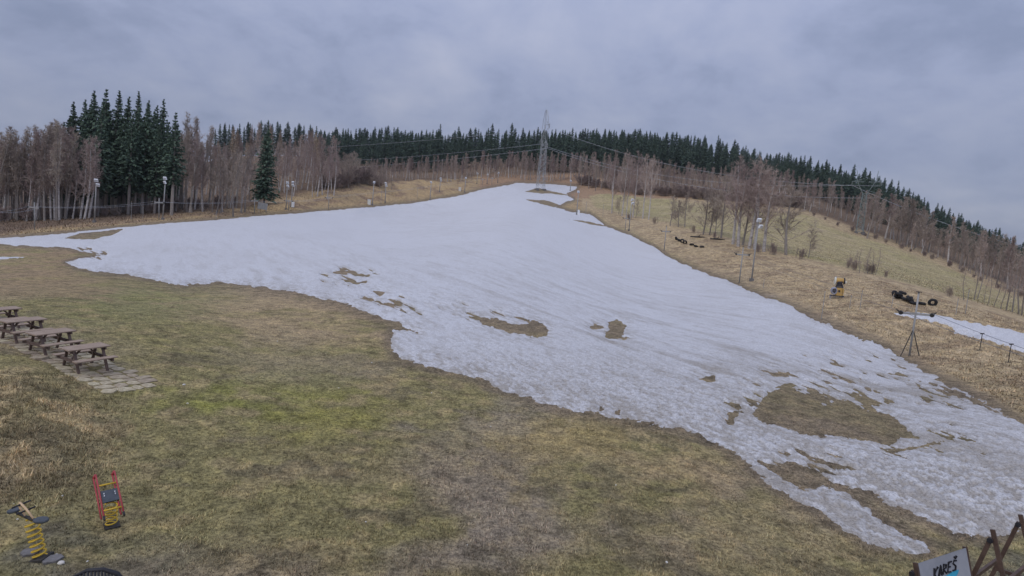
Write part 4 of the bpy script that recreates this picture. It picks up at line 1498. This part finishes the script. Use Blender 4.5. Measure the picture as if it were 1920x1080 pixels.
p = ground(209, 985)
q_ = ground(188, 925)
az = math.atan2(q_[1] - p[1], q_[0] - p[0])
e = empty('spring_rocker', p, az - math.pi / 2, 'red and yellow spring rocker with dark seat plate on the lawn', 'spring rocker')
helix(4.5, .13, .018, .56, 14, .0).build('spring', 'yellow_paint', e, True)
MB().box((0, 0, .0), (.34, .34, .05)).build('base_plate', 'dark_iron', e)
MB().box((0, .20, .66), (.36, .36, .03), np.array(Matrix.Rotation(.42, 3, 'X'))).build('seat_plate', 'rubber_seat', e)
e.scale = (.82, .95, .9)
for sx in (-.21, .21):
    rl = MB()
    for a, b in (((sx, -.30, .42), (sx, .85, .98)), ((sx - .05, -.28, .36), (sx - .05, .85, .90))):
        rl.tube([a, ((a[0] + b[0]) / 2, (a[1] + b[1]) / 2, (a[2] + b[2]) / 2 + .02), b], .022, 8)
    rl.beam((sx - .05, .84, .89), (sx, .85, .98), .05, .05)
    rr_ = rl.build('side_rail', 'red_paint', e, True)
    MB().tube([(sx, -.30, .42), (sx, -.40, .38)], .026, 8).build('end_grip', 'black', rr_)
for yy, zz in ((-.16, .49), (.52, .82)):
    MB().tube([(-.21, yy, zz), (.21, yy, zz)], .021, 8).build('cross_bar', 'yellow_paint', e, True)
for bx_ in (-.12, .12):
    for yy in (.30, .36):
        MB().tube([(bx_, yy - .1, .675 + (yy - .30) * .45), (bx_, yy - .1, .70 + (yy - .30) * .45)], .014, 6).build('bolt', 'lamp_white', e)

p = ground(76, 1046)
e = empty('spring_seesaw', p, 0, 'tall yellow spring seesaw with two dark oval seats leaning to one side', 'spring rocker')
e.rotation_euler = (0, -.22, 0)
helix(7.5, .105, .017, .78, 14, .0).build('spring', 'yellow_paint', e, True)
MB().box((0, 0, .0), (.3, .3, .05)).build('base_plate', 'dark_iron', e)
q2 = ground(40, 990)
d2 = (ground(40, 985) - ground(88, 1020)) * np.array([1, 1, 0])
d2 /= np.linalg.norm(d2)
P3 = lambda s_, z_: np.array([d2[0] * s_, d2[1] * s_, z_])
MB().tube([P3(-.30, .80), P3(0, .80), P3(.55, .86)], [.028, .032, .026], 8).build('beam', 'dark_iron', e, True)
MB().tube([P3(-.02, .76), P3(.25, .80), P3(.56, .83)], .016, 6).build('strut', 'yellow_paint', e, True)
for s_, z_, L1, W1 in ((.66, .90, .14, .11), (-.42, .83, .22, .10)):
    m = MB()
    sd = np.array([-d2[1], d2[0], 0])
    n = 16
    for zz, kk in ((-.02, .95), (.0, 1), (.02, .93)):
        for i in range(n):
            a = 6.283 * i / n
            m.v.append(tuple(P3(s_, z_ + zz) + d2 * L1 * kk * math.cos(a) + sd * W1 * kk * math.sin(a)))
    for l_ in range(2):
        for i in range(n):
            j = (i + 1) % n
            m.f.append((l_ * n + i, l_ * n + j, l_ * n + n + j, l_ * n + n + i))
    m.f += [tuple(range(2 * n, 3 * n)), tuple(range(n))[::-1]]
    m.build('seat', 'rubber_seat', e)
MB().tube([P3(-.12, .82), P3(.12, 1.0), P3(.30, 1.1), P3(.36, 1.0), P3(.20, .84)], .020, 8).build('handle_frame', 'wood_pale', e, True)
sd = np.array([-d2[1], d2[0], 0])
for s_, z_ in ((.26, 1.07), (.12, .96)):
    MB().tube([P3(s_, z_) - sd * .15, P3(s_, z_) + sd * .15], .017, 8).build('handle', 'black', e)

# loose slabs and pebbles on the lawn
for px, py, sx, sy, lab in [(58, 1037, .30, .2, 'broken grey concrete slab left of the leaning seesaw spring'), (98, 1050, .34, .22, 'broken grey concrete slab with white chips right of the seesaw spring')]:
    o = link('concrete_slab', slabs[0].copy(), None)
    o.data.materials.clear()
    o.data.materials.append(MATS['concrete'])
    o.location = ground(px, py) + np.array([0, 0, .03])
    o.rotation_euler = (.05, .04, .5)
    o.scale = (sx * 1.2, sy * 1.2, .9)
    tag(o, lab, 'slab', 'concrete slabs by the seesaw')


def pebblem(seed):
    r_ = np.random.default_rng(seed)
    m = MB()
    nv, nu = 5, 8
    for i in range(nv):
        f = math.pi * i / (nv - 1)
        for j in range(nu):
            a = 6.283 * j / nu
            k_ = r_.uniform(.8, 1.15) if 0 < i < nv - 1 else 1
            m.v.append((math.sin(f) * math.cos(a) * k_, math.sin(f) * math.sin(a) * k_ * .75, math.cos(f) * .55 * k_))
    for i in range(nv - 1):
        for j in range(nu):
            m.f.append((i * nu + j, (i + 1) * nu + j, (i + 1) * nu + (j + 1) % nu, i * nu + (j + 1) % nu))
    return m.mesh('pebble', True)


pm = [pebblem(i) for i in range(4)]
for i, (px, py, s_) in enumerate([(115, 1057, .055), (94, 1041, .025), (106, 1040, .022), (91, 1046, .025), (112, 1048, .024), (164, 1053, .02), (117, 930, .025), (26, 945, .018), (352, 757, .035), (635, 728, .03), (697, 680, .035),
                                  (809, 737, .03), (686, 979, .02), (1250, 1055, .03), (1155, 910, .025), (345, 722, .05), (33, 974, .02), (876, 1022, .016), (520, 640, .03), (920, 800, .025)]):
    o = link('pebble', pm[i % 4], 'pale_stone')
    o.location = ground(px, py) + np.array([0, 0, s_ * .3])
    o.rotation_euler = (0, 0, prnd.uniform(0, 3))
    o.scale = (s_ * 1.3,) * 3
    near = i < 5
    tag(o, 'pale stone beside the broken slab under the leaning seesaw' if near else 'small pale stone lying on the winter lawn', 'stone', 'pale stones by the seesaw' if near else 'pale stones on the lawn')

# ------------------------------------------------------------------ terrace with folding chairs (its floor lies below the picture)
TZ = 2.45
e = empty('wooden_terrace', (0.4, 0, 0), 0, 'brown boarded terrace under the folding chairs', 'terrace')
for i in range(34):
    MB().box((0, 2.2 + i * .148, TZ - .02), (15.0, .14, .04)).build('deck_board', 'wood_brown', e) if i < 25 else MB().box((5.4, 2.2 + i * .148, TZ - .02), (4.2, .14, .04)).build('deck_board', 'wood_brown', e)
for xx in (-7.2, -2.4, 2.4, 7.2):
    for yy in (2.3, 6.2):
        MB().beam((xx, yy, -.3), (xx, yy, TZ - .17), .14, .14).build('post', 'wood_leg', e)
for yy in (2.3, 4.4, 6.2):
    MB().beam((-7.4, yy, TZ - .11), (7.4, yy, TZ - .11), .12, .13).build('joist', 'wood_leg', e)


def frame_chair(tl_, tr_, label, cloth, hgt, sl, group):
    """folding wooden chair: two A-shaped side frames joined by cross bars. tl_, tr_ are the tops of its back posts"""
    o_ = (tl_ + tr_) / 2
    base = np.array([o_[0], o_[1], TZ])
    e = empty('folding_chair', base, 0, label, 'chair', group)
    xd = tr_ - tl_
    wv = np.linalg.norm(xd)
    xd = xd / wv
    fl_ = np.array([xd[1], -xd[0], 0])
    fl_ /= np.linalg.norm(fl_)
    if fl_[1] > 0:
        fl_ = -fl_              # towards the building
    L_ = lambda P: P - base
    for tp_, sg in ((tl_, -1), (tr_, 1)):
        g0 = np.array([tp_[0], tp_[1], TZ])
        MB().beam(L_(tp_), L_(g0 + fl_ * sl), .027, .044, fl_).build('front_leg', 'wood_chair', e)
        MB().beam(L_(tp_ - np.array([0, 0, .10])), L_(g0 - fl_ * sl * .55), .025, .042, fl_).build('rear_leg', 'wood_chair', e)
        am = tp_ + (g0 + fl_ * sl - tp_) * .52
        bm = tp_ + (g0 - fl_ * sl * .55 - tp_) * .55
        MB().beam(L_(am), L_(bm), .028, .045).build('side_stay', 'wood_chair', e)
        MB().tube([L_(tp_ - np.array([0, 0, .13]) - xd * .035), L_(tp_ - np.array([0, 0, .13]) + xd * .035)], .03, 8).build('hinge', 'black', e)
    fr = lambda tp_, f: tp_ + (np.array([tp_[0], tp_[1], TZ]) + fl_ * sl - tp_) * f
    rr_ = lambda tp_, f: tp_ + (np.array([tp_[0], tp_[1], TZ]) - fl_ * sl * .55 - tp_) * f
    for fn, f in ((fr, .36), (fr, .70), (rr_, .45), (rr_, .85)):
        MB().beam(L_(fn(tl_, f)), L_(fn(tr_, f)), .03, .05).build('cross_bar', 'wood_chair', e)
    if cloth:
        nu, nv = 8, 8
        m = MB()
        m2 = MB()
        for j in range(nv + 1):
            for i in range(nu + 1):
                u_, v_ = i / nu, j / nv * .33
                pl, pr = fr(tl_, v_), fr(tr_, v_)
                P_ = pl + (pr - pl) * (.02 + .96 * u_) + fl_ * (.024 - .03 * math.sin(math.pi * u_) * math.sin(math.pi * j / nv))
                m.v.append(tuple(L_(P_)))
        n_v = len(m.v)
        m.v += [tuple(np.array(q_) - fl_ * .006) for q_ in m.v]
        for j in range(nv):
            for i in range(nu):
                a = j * (nu + 1) + i
                m.f.append((a, a + 1, a + nu + 2, a + nu + 1))
                m.f.append((n_v + a, n_v + a + nu + 1, n_v + a + nu + 2, n_v + a + 1))
        cl_ = m.build('fabric_back', 'fabric', e, True)

        def pt_(u_, v_, out=.004):
            pl, pr = fr(tl_, v_ * .33), fr(tr_, v_ * .33)
            P_ = pl + (pr - pl) * (.02 + .96 * u_) + fl_ * (.024 - .03 * math.sin(math.pi * u_) * math.sin(math.pi * v_) + out)
            return L_(P_)
        ST = {'K': [[(0, 0), (.0, 1.1)], [(.85, 0), (.05, .62), (.95, 1.25)]], 'A': [[(0, 1), (.45, 0), (.8, 1)], [(.15, .62), (.75, .6)]], 'R': [[(0, 1), (.05, 0), (.7, .12), (.6, .45), (.08, .52), (.85, 1)]],
              'E': [[(.75, 0), (.05, .02), (0, .98), (.75, 1)], [(.05, .5), (.6, .48)]], 'S': [[(.75, .08), (.2, 0), (.05, .3), (.7, .6), (.6, .95), (.0, .98)], [(.15, -.38), (.4, -.18), (.7, -.4)]]}
        u0 = .30
        for ch in 'KARES':
            m = MB()
            for st in ST[ch]:
                pts = [pt_(u0 + .085 * x_ - .03 * (y_ - .5), .26 + .26 * y_ - .12 * (u0 - .3), .007) for x_, y_ in st]
                m.tube(pts, .0115 if ch != 'K' else .013, 4)
            m.build('printed_letter', 'ink', cl_)
            u0 += .098
        m = MB()
        prof = [(.34, .66), (.44, .58), (.56, .54), (.70, .48), (.80, .48), (.76, .58), (.66, .67), (.50, .74), (.36, .76)]
        for u_, v_ in prof:
            m.v.append(tuple(pt_(u_, v_, .006)))
        c_ = len(m.v)
        m.v.append(tuple(pt_(.58, .76, .006)))
        for i in range(len(prof)):
            m.f.append((i, (i + 1) % len(prof), c_))
        m.build('printed_swoosh', 'cyan_print', cl_)
        m = MB()
        for i in range(16):
            if i % 5 != 4:
                m.tube([pt_(.30 + .033 * i, .82, .005), pt_(.322 + .033 * i, .82, .005)], .006, 4)
        m.build('printed_line', 'ink', cl_)
    return e


Yc = 6.2
frame_chair(at(1716, 1055, 6.0), at(1809, 1025, 6.25), 'folding wooden chair with printed pale fabric back', True, 1, .42, 'folding chairs on the terrace')
frame_chair(at(1861, 993, 6.15), at(1913, 965, 6.75), 'bare folding wooden chair frame beside the fabric backed one', False, 1, .50, 'folding chairs on the terrace')

# round backed dark chair whose top just shows
cb = at(196, 1062, 5.5)
e = empty('barrel_chair', (cb[0], cb[1] - .12, TZ), .35, 'black ribbed chair with rounded back on the terrace', 'chair')
ht = cb[2] - TZ
arc = [(-.30, 0, ht * .45), (-.29, .02, ht * .75), (-.22, .05, ht * .93), (-.10, .07, ht * 1.0), (.04, .07, ht * .99), (.17, .05, ht * .92), (.27, .02, ht * .75), (.30, 0, ht * .45)]
MB().tube(arc, .022, 8).build('back_rim', 'black', e, True)
for i in range(19):
    x_ = -.27 + .03 * i
    zt = np.interp(x_, [-.30, -.29, -.22, -.10, .04, .17, .27, .30], [ht * .45, ht * .75, ht * .93, ht, ht * .99, ht * .92, ht * .75, ht * .45])
    MB().tube([(x_, .10 * (1 - (x_ / .3) ** 2) - .02, ht * .42), (x_, .11 * (1 - (x_ / .3) ** 2) - .02, (ht * .42 + zt) / 2), (x_, .06 * (1 - (x_ / .3) ** 2), zt)], .012, 5).build('back_rib', 'wicker', e, True)
MB().box((0, -.22, ht * .42), (.58, .5, .05)).build('seat', 'wicker', e)
for sx in (-.26, .26):
    for yy in (-.42, .0):
        MB().tube([(sx, yy, 0), (sx * .95, yy, ht * .42)], .018, 6).build('leg', 'black', e)

# ------------------------------------------------------------------ thin evening haze
hz = MB().box((0, 0, 90), (3500, 3500, 260)).mesh('haze')
hm = bpy.data.materials.new('haze')
hm.use_nodes = True
hm.node_tree.nodes.clear()
pv = hm.node_tree.nodes.new('ShaderNodeVolumePrincipled')
pv.inputs['Color'].default_value = (.80, .86, .95, 1)
pv.inputs['Density'].default_value = .00010
pv.inputs['Anisotropy'].default_value = 0.0
ho = hm.node_tree.nodes.new('ShaderNodeOutputMaterial')
hm.node_tree.links.new(pv.outputs[0], ho.inputs['Volume'])
MATS['haze'] = hm
tag(link('haze', hz, 'haze'), 'thin pale evening haze in the valley air', 'haze', kind='stuff')
